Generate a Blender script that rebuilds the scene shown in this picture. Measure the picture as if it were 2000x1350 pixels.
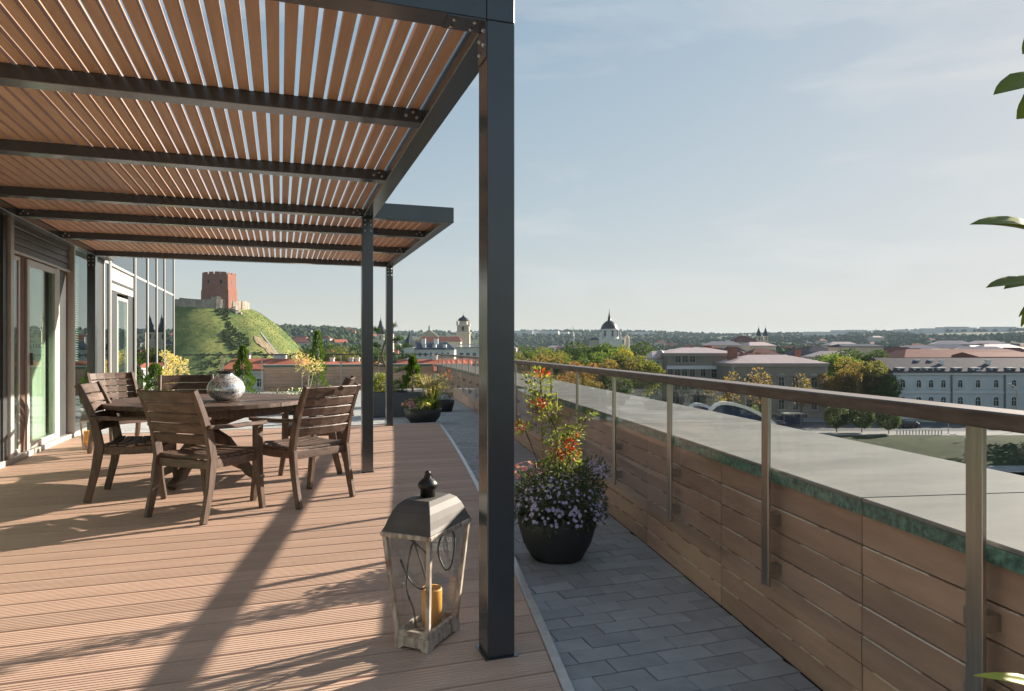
import bpy, bmesh, math, random
from mathutils import Vector, Matrix, noise as mnoise

for o in list(bpy.data.objects): bpy.data.objects.remove(o)
scene = bpy.context.scene
C = scene.collection
R_ = math.radians
rng = random.Random(7)

# ---------------------------------------------------------------- camera
EYE = 1.19; FPX = 1342.0; HZ = 681.0
YAW = math.atan(453 / 1342.0)
FW = Vector((math.sin(YAW), math.cos(YAW), 0)); RT = Vector((math.cos(YAW), -math.sin(YAW), 0))
cam_d = bpy.data.cameras.new('camera'); cam = bpy.data.objects.new('camera', cam_d); C.objects.link(cam)
cam.location = (0, 0, EYE); cam.rotation_euler = (math.pi / 2, 0, -YAW)
cam_d.sensor_width = 36; cam_d.lens = 36 * FPX / 2000; cam_d.clip_start = 0.05; cam_d.clip_end = 20000
cam_d.shift_y = (HZ - 675) / 2000
scene.camera = cam

# ---------------------------------------------------------------- sky and sun
SUN_AZ, SUN_EL = R_(73), R_(21.5)
SUND = Vector((math.sin(SUN_AZ) * math.cos(SUN_EL), math.cos(SUN_AZ) * math.cos(SUN_EL), math.sin(SUN_EL)))
w = bpy.data.worlds.new('World'); scene.world = w; w.use_nodes = True
nt = w.node_tree; nt.nodes.clear()
out = nt.nodes.new('ShaderNodeOutputWorld'); bg = nt.nodes.new('ShaderNodeBackground')
sky = nt.nodes.new('ShaderNodeTexSky'); sky.sky_type = 'NISHITA'; sky.sun_disc = False
sky.sun_elevation = SUN_EL; sky.sun_rotation = SUN_AZ
sky.altitude = 100; sky.air_density = 1.1; sky.dust_density = 0.35; sky.ozone_density = 1.5
tc = nt.nodes.new('ShaderNodeTexCoord'); mp = nt.nodes.new('ShaderNodeMapping')
mp.inputs['Scale'].default_value = (1.1, 2.0, 6.5); mp.inputs['Rotation'].default_value = (R_(9), R_(-6), R_(20))
nz = nt.nodes.new('ShaderNodeTexNoise'); nz.inputs['Scale'].default_value = 1.7; nz.inputs['Detail'].default_value = 7
nz.inputs['Roughness'].default_value = 0.55; nz.inputs['Distortion'].default_value = 0.5
cr = nt.nodes.new('ShaderNodeValToRGB')
cr.color_ramp.elements[0].position = 0.50; cr.color_ramp.elements[0].color = (0, 0, 0, 1)
cr.color_ramp.elements[1].position = 0.74; cr.color_ramp.elements[1].color = (0.5, 0.5, 0.5, 1)
mixc = nt.nodes.new('ShaderNodeMixRGB'); mixc.inputs[2].default_value = (2.2, 2.18, 2.12, 1)
hs = nt.nodes.new('ShaderNodeHueSaturation'); hs.inputs['Saturation'].default_value = 1.2; hs.inputs['Value'].default_value = 1.0
nt.links.new(tc.outputs['Generated'], mp.inputs[0]); nt.links.new(mp.outputs[0], nz.inputs['Vector'])
nt.links.new(nz.outputs[0], cr.inputs[0]); nt.links.new(cr.outputs[0], mixc.inputs[0])
den = nt.nodes.new('ShaderNodeVectorMath'); den.operation = 'MULTIPLY_ADD'; den.inputs[1].default_value = (0.42,)*3; den.inputs[2].default_value = (1, 1, 1)
dv = nt.nodes.new('ShaderNodeVectorMath'); dv.operation = 'DIVIDE'          # soft shoulder: the hazy sun side stays below white
nt.links.new(sky.outputs[0], den.inputs[0]); nt.links.new(sky.outputs[0], dv.inputs[0]); nt.links.new(den.outputs[0], dv.inputs[1])
nt.links.new(dv.outputs[0], hs.inputs['Color']); nt.links.new(hs.outputs[0], mixc.inputs[1])
nt.links.new(mixc.outputs[0], bg.inputs[0]); bg.inputs[1].default_value = 0.125
nt.links.new(bg.outputs[0], out.inputs[0])
sd = bpy.data.lights.new('sun', 'SUN'); sd.energy = 4.5; sd.angle = R_(0.55); sd.color = (1.0, 0.88, 0.74)
sun = bpy.data.objects.new('sun', sd); C.objects.link(sun); sun.rotation_euler = SUND.to_track_quat('Z', 'Y').to_euler(); sun.location = (30, 20, 40)
scene.view_settings.view_transform = 'Standard'; scene.view_settings.look = 'None'
scene.view_settings.exposure = 1.6; scene.view_settings.gamma = 1

# ---------------------------------------------------------------- helpers
def px(u, d, z=0.0):
    """world point at camera column u (of a 2000 wide picture) and distance d along the view axis"""
    p = FW * d + RT * ((u - 1000) / FPX * d); return Vector((p.x, p.y, z))
def zat(v, d): return EYE + (HZ - v) / FPX * d

def root_loc(p):
    while p.parent: p = p.parent
    return p.location
def tag(o, label=None, cat=None, group=None, kind=None):
    if label: o['label'] = label
    if cat: o['category'] = cat
    if group: o['group'] = group
    if kind: o['kind'] = kind
    return o
def thing(name, label, cat, loc=(0, 0, 0), rotz=0, group=None):
    o = bpy.data.objects.new(name, None); C.objects.link(o); o.location = loc; o.rotation_euler = (0, 0, rotz)
    o.empty_display_size = 0.1
    return tag(o, label, cat, group)
def dup(root, loc=None, rotz=None, label=None, group=None, scale=None):
    r = root.copy(); C.objects.link(r)
    if loc is not None: r.location = loc
    if rotz is not None: r.rotation_euler = (0, 0, rotz)
    if scale is not None: r.scale = scale if hasattr(scale, '__len__') else (scale,) * 3
    if label: r['label'] = label
    if group: r['group'] = group
    for ch in list(root.children):
        c = ch.copy(); C.objects.link(c); c.parent = r
        for g in list(ch.children):
            d = g.copy(); C.objects.link(d); d.parent = c
    return r

class MB:
    def __init__(s): s.v = []; s.f = []; s.m = []; s.cur = 0
    def add(s, vs, fs):
        b = len(s.v); s.v += [Vector(p) for p in vs]; s.f += [tuple(i + b for i in f) for f in fs]; s.m += [s.cur] * len(fs); return s
    def box(s, x0, x1, y0, y1, z0, z1):
        return s.add([(x0,y0,z0),(x1,y0,z0),(x1,y1,z0),(x0,y1,z0),(x0,y0,z1),(x1,y0,z1),(x1,y1,z1),(x0,y1,z1)],
                     [(0,3,2,1),(4,5,6,7),(0,1,5,4),(1,2,6,5),(2,3,7,6),(3,0,4,7)])
    def obox(s, c, half, M=None):
        x, y, z = half; M = M or Matrix.Identity(3); c = Vector(c)
        vs = [c + M @ Vector(p) for p in [(-x,-y,-z),(x,-y,-z),(x,y,-z),(-x,y,-z),(-x,-y,z),(x,-y,z),(x,y,z),(-x,y,z)]]
        return s.add(vs, [(0,3,2,1),(4,5,6,7),(0,1,5,4),(1,2,6,5),(2,3,7,6),(3,0,4,7)])
    def bar(s, p, q, w, h, up=(0, 0, 1), w2=None, h2=None):
        p = Vector(p); q = Vector(q); d = (q - p).normalized(); sd = d.cross(Vector(up))
        if sd.length < 1e-4: sd = d.cross(Vector((1, 0, 0)))
        sd.normalize(); u = sd.cross(d); w2 = w if w2 is None else w2; h2 = h if h2 is None else h2; vs = []
        for c, ww, hh in ((p, w, h), (q, w2, h2)):
            vs += [c - sd*ww/2 - u*hh/2, c + sd*ww/2 - u*hh/2, c + sd*ww/2 + u*hh/2, c - sd*ww/2 + u*hh/2]
        return s.add(vs, [(0,1,2,3)[::-1],(4,5,6,7),(0,1,5,4),(1,2,6,5),(2,3,7,6),(3,0,4,7)])
    def sweep(s, path, w, h, up=(0, 0, 1), offs=None):
        """rectangular section w x h carried along a path"""
        n = len(path); path = [Vector(p) for p in path]; vs = []; fs = []
        for i, p in enumerate(path):
            d = (path[min(i+1, n-1)] - path[max(i-1, 0)]).normalized(); sd = d.cross(Vector(up)).normalized(); u = sd.cross(d)
            ww = w[i] if hasattr(w, '__len__') else w; hh = h[i] if hasattr(h, '__len__') else h
            vs += [p - sd*ww/2 - u*hh/2, p + sd*ww/2 - u*hh/2, p + sd*ww/2 + u*hh/2, p - sd*ww/2 + u*hh/2]
        for i in range(n - 1):
            a = 4*i; b = a + 4
            for k in range(4): fs.append((a+k, a+(k+1)%4, b+(k+1)%4, b+k))
        fs += [(3,2,1,0), (4*n-4, 4*n-3, 4*n-2, 4*n-1)]
        return s.add(vs, fs)
    def tube(s, path, r, n=7, cap=True):
        path = [Vector(p) for p in path]; N = len(path); vs = []; fs = []; ref = Vector((0.13, 0.31, 0.94))
        for i, p in enumerate(path):
            d = (path[min(i+1, N-1)] - path[max(i-1, 0)]).normalized(); a = d.cross(ref)
            if a.length < 1e-3: a = d.cross(Vector((1, 0, 0)))
            a.normalize(); b = d.cross(a); rr = r[i] if hasattr(r, '__len__') else r
            for k in range(n):
                t = 2*math.pi*k/n; vs.append(p + (a*math.cos(t) + b*math.sin(t))*rr)
        for i in range(N-1):
            for k in range(n): fs.append((i*n+k, i*n+(k+1)%n, (i+1)*n+(k+1)%n, (i+1)*n+k))
        if cap: fs += [tuple(range(n))[::-1], tuple(range((N-1)*n, N*n))]
        return s.add(vs, fs)
    def lathe(s, prof, n=24, c=(0, 0, 0), close=False):
        c = Vector(c); vs = []; fs = []; N = len(prof)
        for r, z in prof:
            for k in range(n): t = 2*math.pi*k/n; vs.append(c + Vector((r*math.cos(t), r*math.sin(t), z)))
        for i in range(N-1):
            for k in range(n): fs.append((i*n+k, i*n+(k+1)%n, (i+1)*n+(k+1)%n, (i+1)*n+k))
        if close: fs += [tuple(range(n))[::-1], tuple(range((N-1)*n, N*n))]
        return s.add(vs, fs)
    def prism(s, poly, z0, z1):
        n = len(poly); vs = [(x, y, z0) for x, y in poly] + [(x, y, z1) for x, y in poly]
        return s.add(vs, [tuple(range(n))[::-1], tuple(range(n, 2*n))] + [(i, (i+1)%n, n+(i+1)%n, n+i) for i in range(n)])
    def leaf(s, p, d, nrm, L, W, bend=0.15):
        d = Vector(d).normalized(); nrm = Vector(nrm); sd = d.cross(nrm)
        if sd.length < 1e-4: sd = d.orthogonal()
        sd.normalize(); u = sd.cross(d); p = Vector(p)
        return s.add([p, p + d*L*.5 + sd*W*.5 + u*L*bend*.4, p + d*L - u*L*bend, p + d*L*.5 - sd*W*.5 + u*L*bend*.4], [(0,1,2,3)])
    def mesh(s, name, mats, off=None, smooth=False):
        me = bpy.data.meshes.new(name); o = off or Vector((0, 0, 0))
        me.from_pydata([p - o for p in s.v], [], s.f)
        for m in (mats if isinstance(mats, (list, tuple)) else [mats]): me.materials.append(M[m])
        if any(s.m): me.polygons.foreach_set('material_index', s.m)
        if smooth: me.polygons.foreach_set('use_smooth', [True]*len(s.f))
        me.update(); return me
    def build(s, name, mats, parent=None, world=False, smooth=False, bevel=0, loc=None, seg=1):
        off = root_loc(parent) if (parent is not None and world) else None
        me = s.mesh(name, mats, off, smooth); o = bpy.data.objects.new(name, me); C.objects.link(o)
        if parent is not None: o.parent = parent
        if loc is not None: o.location = loc
        if bevel:
            b = o.modifiers.new('bevel', 'BEVEL'); b.width = bevel; b.segments = seg; b.limit_method = 'ANGLE'; b.angle_limit = R_(40)
        if smooth == 'auto': pass
        return o
def inst(name, me, parent, loc=(0, 0, 0), rotz=0, scale=None):
    o = bpy.data.objects.new(name, me); C.objects.link(o); o.parent = parent; o.location = loc; o.rotation_euler = (0, 0, rotz)
    if scale: o.scale = scale
    return o

# ---------------------------------------------------------------- materials
M = {}
def mat(name, col, col2=None, rough=0.55, metal=0.0, nscale=6.0, stretch=(1, 1, 1), detail=5, bump=0.0, bscale=None, rand=0.0,
        coat=0.0, spec=0.5, ramp=(0.35, 0.68), extra=None, rvar=0.0):
    m = bpy.data.materials.new(name); m.use_nodes = True; nt = m.node_tree; N = nt.nodes; L = nt.links
    b = N['Principled BSDF']; b.inputs['Roughness'].default_value = rough; b.inputs['Metallic'].default_value = metal
    b.inputs['Specular IOR Level'].default_value = spec
    if coat: b.inputs['Coat Weight'].default_value = coat; b.inputs['Coat Roughness'].default_value = 0.15
    t = N.new('ShaderNodeTexCoord'); mp = N.new('ShaderNodeMapping'); mp.inputs['Scale'].default_value = stretch
    info = N.new('ShaderNodeObjectInfo')
    add = N.new('ShaderNodeVectorMath'); add.operation = 'ADD'
    sc = N.new('ShaderNodeMath'); sc.operation = 'MULTIPLY'; sc.inputs[1].default_value = 37.0
    L.new(info.outputs['Random'], sc.inputs[0]); L.new(t.outputs['Object'], add.inputs[0]); L.new(sc.outputs[0], add.inputs[1])
    L.new(add.outputs[0], mp.inputs[0])
    nz = N.new('ShaderNodeTexNoise'); nz.inputs['Scale'].default_value = nscale; nz.inputs['Detail'].default_value = detail; nz.inputs['Roughness'].default_value = 0.6
    L.new(mp.outputs[0], nz.inputs['Vector'])
    rp = N.new('ShaderNodeValToRGB'); rp.color_ramp.elements[0].position = ramp[0]; rp.color_ramp.elements[1].position = ramp[1]
    c2 = col2 or tuple(c * 0.8 for c in col)
    rp.color_ramp.elements[0].color = (*c2, 1); rp.color_ramp.elements[1].color = (*col, 1); L.new(nz.outputs[0], rp.inputs[0])
    last = rp.outputs[0]
    if rand:
        mr = N.new('ShaderNodeMapRange'); mr.inputs[3].default_value = 1 - rand; mr.inputs[4].default_value = 1 + rand
        L.new(info.outputs['Random'], mr.inputs[0])
        mu = N.new('ShaderNodeMixRGB'); mu.blend_type = 'MULTIPLY'; mu.inputs[0].default_value = 1
        L.new(last, mu.inputs[1]); L.new(mr.outputs[0], mu.inputs[2]); last = mu.outputs[0]
    L.new(last, b.inputs['Base Color'])
    if rvar:
        mr2 = N.new('ShaderNodeMapRange'); mr2.inputs[3].default_value = rough - rvar; mr2.inputs[4].default_value = rough + rvar
        L.new(nz.outputs[0], mr2.inputs[0]); L.new(mr2.outputs[0], b.inputs['Roughness'])
    if bump:
        bp = N.new('ShaderNodeBump'); bp.inputs['Strength'].default_value = bump; bp.inputs['Distance'].default_value = 0.01
        if bscale:
            n2 = N.new('ShaderNodeTexNoise'); n2.inputs['Scale'].default_value = bscale; n2.inputs['Detail'].default_value = 6
            L.new(mp.outputs[0], n2.inputs['Vector']); L.new(n2.outputs[0], bp.inputs['Height'])
        else: L.new(nz.outputs[0], bp.inputs['Height'])
        L.new(bp.outputs[0], b.inputs['Normal'])
    M[name] = m; return m
def glass_mat(name, tint, refl=1.0, rough=0.0, base=0.04):
    """thin pane: see-through with fresnel reflection"""
    m = bpy.data.materials.new(name); m.use_nodes = True; nt = m.node_tree; N = nt.nodes; L = nt.links; N.clear()
    o = N.new('ShaderNodeOutputMaterial'); tr = N.new('ShaderNodeBsdfTransparent'); tr.inputs[0].default_value = (*tint, 1)
    gl = N.new('ShaderNodeBsdfGlossy'); gl.inputs['Roughness'].default_value = rough; gl.inputs[0].default_value = (0.95, 0.98, 1, 1)
    lf = N.new('ShaderNodeLayerWeight'); lf.inputs[0].default_value = 0.5
    lw = N.new('ShaderNodeMath'); lw.operation = 'POWER'; lw.inputs[1].default_value = 5.0; L.new(lf.outputs['Facing'], lw.inputs[0])
    mr = N.new('ShaderNodeMapRange'); mr.inputs[1].default_value = 0.0; mr.inputs[2].default_value = 1.0
    mr.inputs[3].default_value = base; mr.inputs[4].default_value = refl
    mx = N.new('ShaderNodeMixShader'); L.new(lw.outputs[0], mr.inputs[0]); L.new(mr.outputs[0], mx.inputs[0])
    L.new(tr.outputs[0], mx.inputs[1]); L.new(gl.outputs[0], mx.inputs[2]); L.new(mx.outputs[0], o.inputs[0]); M[name] = m
def leaf_mat(name, ca, cb, trans=0.35, rough=0.5, use_obj=False):
    m = bpy.data.materials.new(name); m.use_nodes = True; nt = m.node_tree; N = nt.nodes; L = nt.links; N.clear()
    o = N.new('ShaderNodeOutputMaterial'); ge = N.new('ShaderNodeNewGeometry'); mx = N.new('ShaderNodeMixRGB')
    mx.inputs[1].default_value = (*ca, 1); mx.inputs[2].default_value = (*cb, 1); L.new(ge.outputs['Random Per Island'], mx.inputs[0])
    last = mx.outputs[0]
    if use_obj:
        oi = N.new('ShaderNodeObjectInfo'); mu = N.new('ShaderNodeMixRGB'); mu.blend_type = 'MULTIPLY'; mu.inputs[0].default_value = 1
        L.new(last, mu.inputs[1]); L.new(oi.outputs['Color'], mu.inputs[2]); last = mu.outputs[0]
    p = N.new('ShaderNodeBsdfPrincipled'); p.inputs['Roughness'].default_value = rough; p.inputs['Specular IOR Level'].default_value = 0.3
    L.new(last, p.inputs['Base Color'])
    t = N.new('ShaderNodeBsdfTranslucent'); br = N.new('ShaderNodeMixRGB'); br.blend_type = 'MULTIPLY'; br.inputs[0].default_value = 1
    br.inputs[2].default_value = (1.25, 1.3, 0.6, 1); L.new(last, br.inputs[1]); L.new(br.outputs[0], t.inputs[0])
    ms = N.new('ShaderNodeMixShader'); ms.inputs[0].default_value = trans; L.new(p.outputs[0], ms.inputs[1]); L.new(t.outputs[0], ms.inputs[2])
    L.new(ms.outputs[0], o.inputs[0]); M[name] = m

mat('deck', (0.58, 0.405, 0.31), (0.50, 0.34, 0.255), rough=0.62, nscale=3.0, stretch=(0.35, 4, 4), rand=0.10, bump=0.15, bscale=60, detail=8)
mat('deck_under', (0.05, 0.04, 0.035), rough=0.9)
mat('slat', (0.47, 0.29, 0.19), (0.38, 0.225, 0.145), rough=0.55, nscale=4, stretch=(6, 0.4, 6), rand=0.08)
mat('alu_trim', (0.62, 0.58, 0.56), rough=0.4, metal=0.55, nscale=20)
mat('steel_dark', (0.045, 0.055, 0.065), (0.035, 0.042, 0.05), rough=0.24, metal=0.0, nscale=2.5, spec=0.85, rvar=0.05, coat=0.25)
mat('bolt', (0.6, 0.58, 0.55), rough=0.3, metal=0.9)
mat('paver', (0.40, 0.405, 0.40), (0.32, 0.325, 0.325), rough=0.7, nscale=7, rand=0.13, bump=0.25, bscale=55)
mat('mortar', (0.035, 0.037, 0.04), rough=0.95)
mat('panel', (0.52, 0.35, 0.25), (0.41, 0.27, 0.195), rough=0.5, nscale=2.5, stretch=(1.2, 1.2, 7), rand=0.16, bump=0.12, bscale=70, rvar=0.08)
mat('panel_edge', (0.80, 0.70, 0.57), (0.42, 0.28, 0.20), rough=0.8, nscale=5, ramp=(.46, .54))
mat('wall_core', (0.14, 0.10, 0.08), rough=0.9)
mat('coping', (0.195, 0.20, 0.19), (0.125, 0.132, 0.127), rough=0.8, nscale=2.2, stretch=(0.8, 2.2, 1), bump=0.12, metal=0.0, spec=.1, detail=9, rvar=0.1, rand=0.04)
mat('patina', (0.13, 0.27, 0.22), (0.035, 0.08, 0.065), rough=0.8, nscale=38, detail=8, ramp=(.38, .66), bump=0.3)
mat('rail_wood', (0.135, 0.095, 0.077), (0.06, 0.04, 0.033), rough=0.5, nscale=5, stretch=(9, 0.5, 9), bump=0.2, coat=0.1)
mat('brushed', (0.50, 0.475, 0.43), (0.40, 0.38, 0.345), rough=0.3, metal=0.95, nscale=8, stretch=(8, 8, .6))
glass_mat('rail_glass', (0.985, 0.992, 0.988), refl=0.55, base=0.008)
glass_mat('win_glass', (0.80, 0.885, 0.83), refl=1.0, base=0.09)
glass_mat('mirror_glass', (0.13, 0.19, 0.2), refl=1.0, base=0.34)
mat('frame_light', (0.50, 0.49, 0.46), (0.44, 0.43, 0.40), rough=0.4, nscale=4, metal=0.2)
mat('frame_dark', (0.065, 0.07, 0.072), rough=0.4, nscale=4)
mat('frame_grey', (0.17, 0.175, 0.175), (0.14, 0.145, 0.145), rough=0.45, nscale=4, metal=0.2)
mat('wood_brown', (0.14, 0.075, 0.045), (0.08, 0.042, 0.026), rough=0.6, nscale=8, stretch=(8, 8, .5))
mat('curtain', (0.82, 0.84, 0.74), (0.72, 0.75, 0.65), rough=0.9, nscale=3)
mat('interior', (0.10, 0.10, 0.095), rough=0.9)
mat('blind', (0.60, 0.66, 0.60), rough=0.5)
mat('slab', (0.30, 0.30, 0.29), rough=0.85)
# ================================================================ TERRACE
def wallx(y): return -0.00226*y*y + 0.1953*y + 1.478
def deckx(y): return -0.00386*y*y + 0.2203*y + 0.5065
ZP = -0.05                                   # top of the pavers; the deck top is z = 0
Y0, Y1 = -4.0, 21.4
def offx(fn, y, off):                         # point set off from a curve along its normal
    s = (fn(y+.01) - fn(y-.01)) / .02; n = Vector((1, -s, 0)).normalized(); return Vector((fn(y), y, 0)) + n*off
# building mass under the terrace
m = MB(); poly = [(-14, Y0), (-14, 22.3)] + [(offx(wallx, 22.3 - i*1.1, 0.85).x, 22.3 - i*1.1) for i in range(24)]
poly = poly + [(poly[-1][0], Y0)] if poly[-1][1] > Y0 else poly
m.prism(poly[::-1], -15.0, -0.32); sl = m.build('terrace_slab', 'slab'); tag(sl, 'grey building block carrying the roof terrace', kind='structure')
# deck
m = MB(); ys = [Y0 + i*(10.86 - Y0)/30 for i in range(31)]
m.prism([(-2.62, 10.86), (-2.62, Y0)] + [(deckx(y) - 0.03, y) for y in ys], -0.31, -0.028)
deck = m.build('deck', 'deck_under'); tag(deck, 'brown composite deck of long grooved boards', kind='structure')
BP = 0.1765; PH = 2.887 % BP
k = 0; y = PH - 16*BP
while y < 10.86 - 0.02:
    a, b = y + 0.0065, min(y + BP - 0.0065, 10.86)
    if b - a > 0.03 and b > -1.5:
        n = 8; prof = []
        gw = (b - a) / n
        for i in range(n):
            s0 = a + i*gw
            if i == 0: prof.append((s0, -0.005)); prof.append((s0 + .004, 0.0))
            prof += [(s0 + gw*0.62, 0.0), (s0 + gw*0.72, -0.0022), (s0 + gw*0.93, -0.0022), (s0 + gw*0.999, 0.0)] if i < n-1 else [(b - .004, 0.0), (b, -0.005)]
        prof = [(a, -0.024)] + prof + [(b, -0.024)]
        vs = []; fs = []; np_ = len(prof)
        for j in range(2):
            for (py, pz) in prof: vs.append((-2.62 if j == 0 else deckx(py) - 0.045, py, pz))
        for i in range(np_): fs.append((i, (i+1) % np_, np_ + (i+1) % np_, np_ + i)[::-1])
        fs += [tuple(range(np_)), tuple(range(np_, 2*np_))[::-1]]
        MB().add(vs, [f[::-1] for f in fs]).build('board', 'deck', deck)
    y += BP
m = MB(); m.sweep([(deckx(y) - 0.02, y, -0.0225) for y in ys], 0.042, 0.05)
m.sweep([(deckx(10.86) - .02, 10.882, -0.0225), (-2.6, 10.882, -0.0225)], 0.04, 0.0498)
m.build('edge_trim', 'alu_trim', deck, bevel=0.003)
# pavers: brick sized, half bond, the nearest 300 in view as pieces
m = MB(); ys2 = [Y0 + i*(21.3 - Y0)/40 for i in range(41)]
m.prism([(deckx(min(y, 10.86)) - 0.06 if y <= 10.9 else -2.7, y) for y in [Y0 + i*(10.86-Y0)/20 for i in range(21)]] + [(-2.64, 10.9), (-2.64, 21.3)] +
        [(wallx(y) + 0.02, y) for y in ys2[::-1]], -0.31, ZP - 0.006)
pav = m.build('terrace_paving', 'mortar'); tag(pav, 'dark grey brick sized pavers in half bond', kind='structure')
def clip_poly(poly, fn, sign):
    outp = []
    n = len(poly)
    for i in range(n):
        p, q = poly[i], poly[(i+1) % n]; dp = sign*(p[0] - fn(p[1])); dq = sign*(q[0] - fn(q[1]))
        if dp <= 0: outp.append(p)
        if (dp < 0 < dq) or (dq < 0 < dp): t = dp/(dp - dq); outp.append((p[0] + (q[0]-p[0])*t, p[1] + (q[1]-p[1])*t))
    return outp
cells = []; PW, PL, G = 0.111, 0.223, 0.0024
full = MB().box(-PL/2+G, PL/2-G, -PW/2+G, PW/2-G, -0.05, 0).mesh('paver', 'paver')
r = 0; y = 0.2
while y < 21.2:
    xa = (deckx(y) - 0.3) if y < 10.85 else -2.62
    i0 = int(math.floor((xa)/PL)) - 1; sh = (r % 2) * PL/2
    for i in range(i0, int(5.5/PL) + 1):
        cxp = i*PL + sh; left = (lambda yy: deckx(yy) + 0.004) if y < 10.92 else (lambda yy: -2.62)
        pl = [(cxp-PL/2+G, y-PW/2+G), (cxp+PL/2-G, y-PW/2+G), (cxp+PL/2-G, y+PW/2-G), (cxp-PL/2+G, y+PW/2-G)]
        c1 = clip_poly(pl, lambda yy: wallx(yy) - 0.002, 1); c2 = clip_poly(c1, left, -1) if len(c1) > 2 else []
        if len(c2) > 2:
            area = abs(sum(c2[j][0]*c2[(j+1) % len(c2)][1] - c2[(j+1) % len(c2)][0]*c2[j][1] for j in range(len(c2))))/2
            if area > 0.0012: cells.append((cxp, y, c2, area > (PL-2*G)*(PW-2*G)*0.985))
    y += PW; r += 1
def vis(c):
    p = Vector((c[0], c[1], 0)); d = p.dot(FW)
    if d < 0.8: return 1e9
    u = p.dot(RT)/d*FPX + 1000; v = HZ + EYE/d*FPX
    if v > 1390 or u < 560: return 1e6 + d
    return d
cells.sort(key=vis); rest = MB()
for i, (cxp, y, pl, isfull) in enumerate(cells):
    h = rng.uniform(-0.0018, 0.0018)
    if i < 300:
        if isfull: inst('paver', full, pav, (cxp, y, ZP + h), rng.uniform(-.006, .006))
        else: MB().prism([(p[0]-cxp, p[1]-y) for p in pl], -0.05, 0).build('paver', 'paver', pav, loc=(cxp, y, ZP + h))
    else: rest.prism(pl, ZP - 0.05 + h, ZP + h)
o = rest.build('pavers', 'paver', pav); o['kind'] = 'stuff'

# ---------------------------------------------------------------- curved parapet on the right
ZW = 0.705
par = thing('parapet_wall', 'curved brown wood panelled parapet with broad pale grey coping', 'wall', (wallx(0), 0, ZP))
ysw = [-3.4 + i*0.55 for i in range(46)]; ysw = [y for y in ysw if y <= 21.0]
m = MB(); inner = [offx(wallx, y, 0.0125) for y in ysw]; outer = [offx(wallx, y, 0.78) for y in ysw]
m.prism([(p.x, p.y) for p in inner] + [(p.x, p.y) for p in outer[::-1]], -0.3, 0.646); m.build('core', 'wall_core', par, world=True)
rows = [ZP + .004 + i*0.0985 for i in range(7)] + [0.650]
colj = [1.78 + 1.03*i for i in range(-5, 19)]
for a, b in zip(colj[:-1], colj[1:]):
    for i in range(7):
        z0, z1 = rows[i] + (0.0 if i else 0), rows[i+1] - 0.006
        t = 0.016 + rng.uniform(-.0015, .0015)
        m = MB(); K = 3; vs = []; yy = [a + .003 + (b - a - .006)*j/K for j in range(K+1)]
        for y in yy:
            pi, po = offx(wallx, y, 0.018 - t), offx(wallx, y, 0.0118)
            pc = offx(wallx, y, 0.018 - t + 0.0035)
            vs += [(pi.x, pi.y, z0), (pi.x, pi.y, z1 - .0032), (pc.x, pc.y, z1), (po.x, po.y, z1), (po.x, po.y, z0)]
        for j in range(K):
            for q in range(5): m.f.append((5*j+q, 5*j+(q+1) % 5, 5*j+5+(q+1) % 5, 5*j+5+q)); m.m.append(1 if q in (1, 2) else 0)
        m.v = [Vector(p) for p in vs]; m.f += [(0, 1, 2, 3, 4), (5*K+4, 5*K+3, 5*K+2, 5*K+1, 5*K)]; m.m += [0, 0]
        m.f = [f[::-1] for f in m.f]
        m.build('panel', ['panel', 'panel_edge'], par, world=True)
# coping sheets with a patina copper edge
cj = [-3.4, -0.45, 1.75, 3.95, 6.15, 8.35, 10.55, 12.75, 14.95, 17.15, 19.35, 21.35]
for a, b in zip(cj[:-1], cj[1:]):
    yy = [a + .003 + (b - a - .006)*j/5 for j in range(6)]
    pi = [offx(wallx, y, -0.022) for y in yy]; po = [offx(wallx, y, 0.84) for y in yy]
    m = MB(); m.prism([(p.x, p.y) for p in pi] + [(p.x, p.y) for p in po[::-1]], 0.691, ZW); s = m.build('coping_sheet', 'coping', par, world=True, bevel=.003)
    m = MB(); pt = [offx(wallx, y, -0.012) for y in yy]; m.sweep([(p.x, p.y, 0.669) for p in pt], 0.012, 0.043); m.build('edge_strip', 'patina', s, world=True)
# glass balustrade
rail = thing('glass_balustrade', 'glass balustrade with flat steel posts and dark timber handrail along the curved parapet', 'railing', (wallx(0) - .05, 0, 0.2))
py_ = [1.26 + 1.03*i for i in range(-4, 19)]
RZ0, RZ1 = 0.995, 1.038
for a in py_:
    c = offx(wallx, a, -0.055); s = (wallx(a+.01) - wallx(a-.01))/.02; Mx = Matrix.Rotation(-math.atan(s), 3, 'Z')
    po = MB().obox((c.x, c.y, (0.235 + RZ0)/2), (0.007, 0.027, (RZ0 - 0.235)/2), Mx).build('post', 'brushed', rail, world=True, bevel=.002)
    for zc in (0.30, 0.50):
        c2 = offx(wallx, a, -0.023); MB().obox((c2.x, c2.y, zc), (0.0248, 0.018, 0.022), Mx).build('bracket', 'brushed', po, world=True, bevel=.002)
        c3 = c2 + Mx @ Vector((-0.012, 0.035, 0)); MB().obox((c3.x, c3.y, zc), (0.012, 0.0165, 0.025), Mx).build('glass_clamp', 'brushed', po, world=True, bevel=.002)
for a, b in zip(py_[:-1], py_[1:]):
    p, q = offx(wallx, a + .033, -0.046), offx(wallx, b - .033, -0.046)
    m = MB(); m.bar((p.x, p.y, 0.607), (q.x, q.y, 0.607), 0.009, 0.774); m.build('glass_pane', 'rail_glass', rail, world=True)
hj = [-3.4, -0.9, 1.05, 3.3, 5.5, 7.7, 9.9, 12.1, 14.3, 16.5, 18.7, 20.6]
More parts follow.
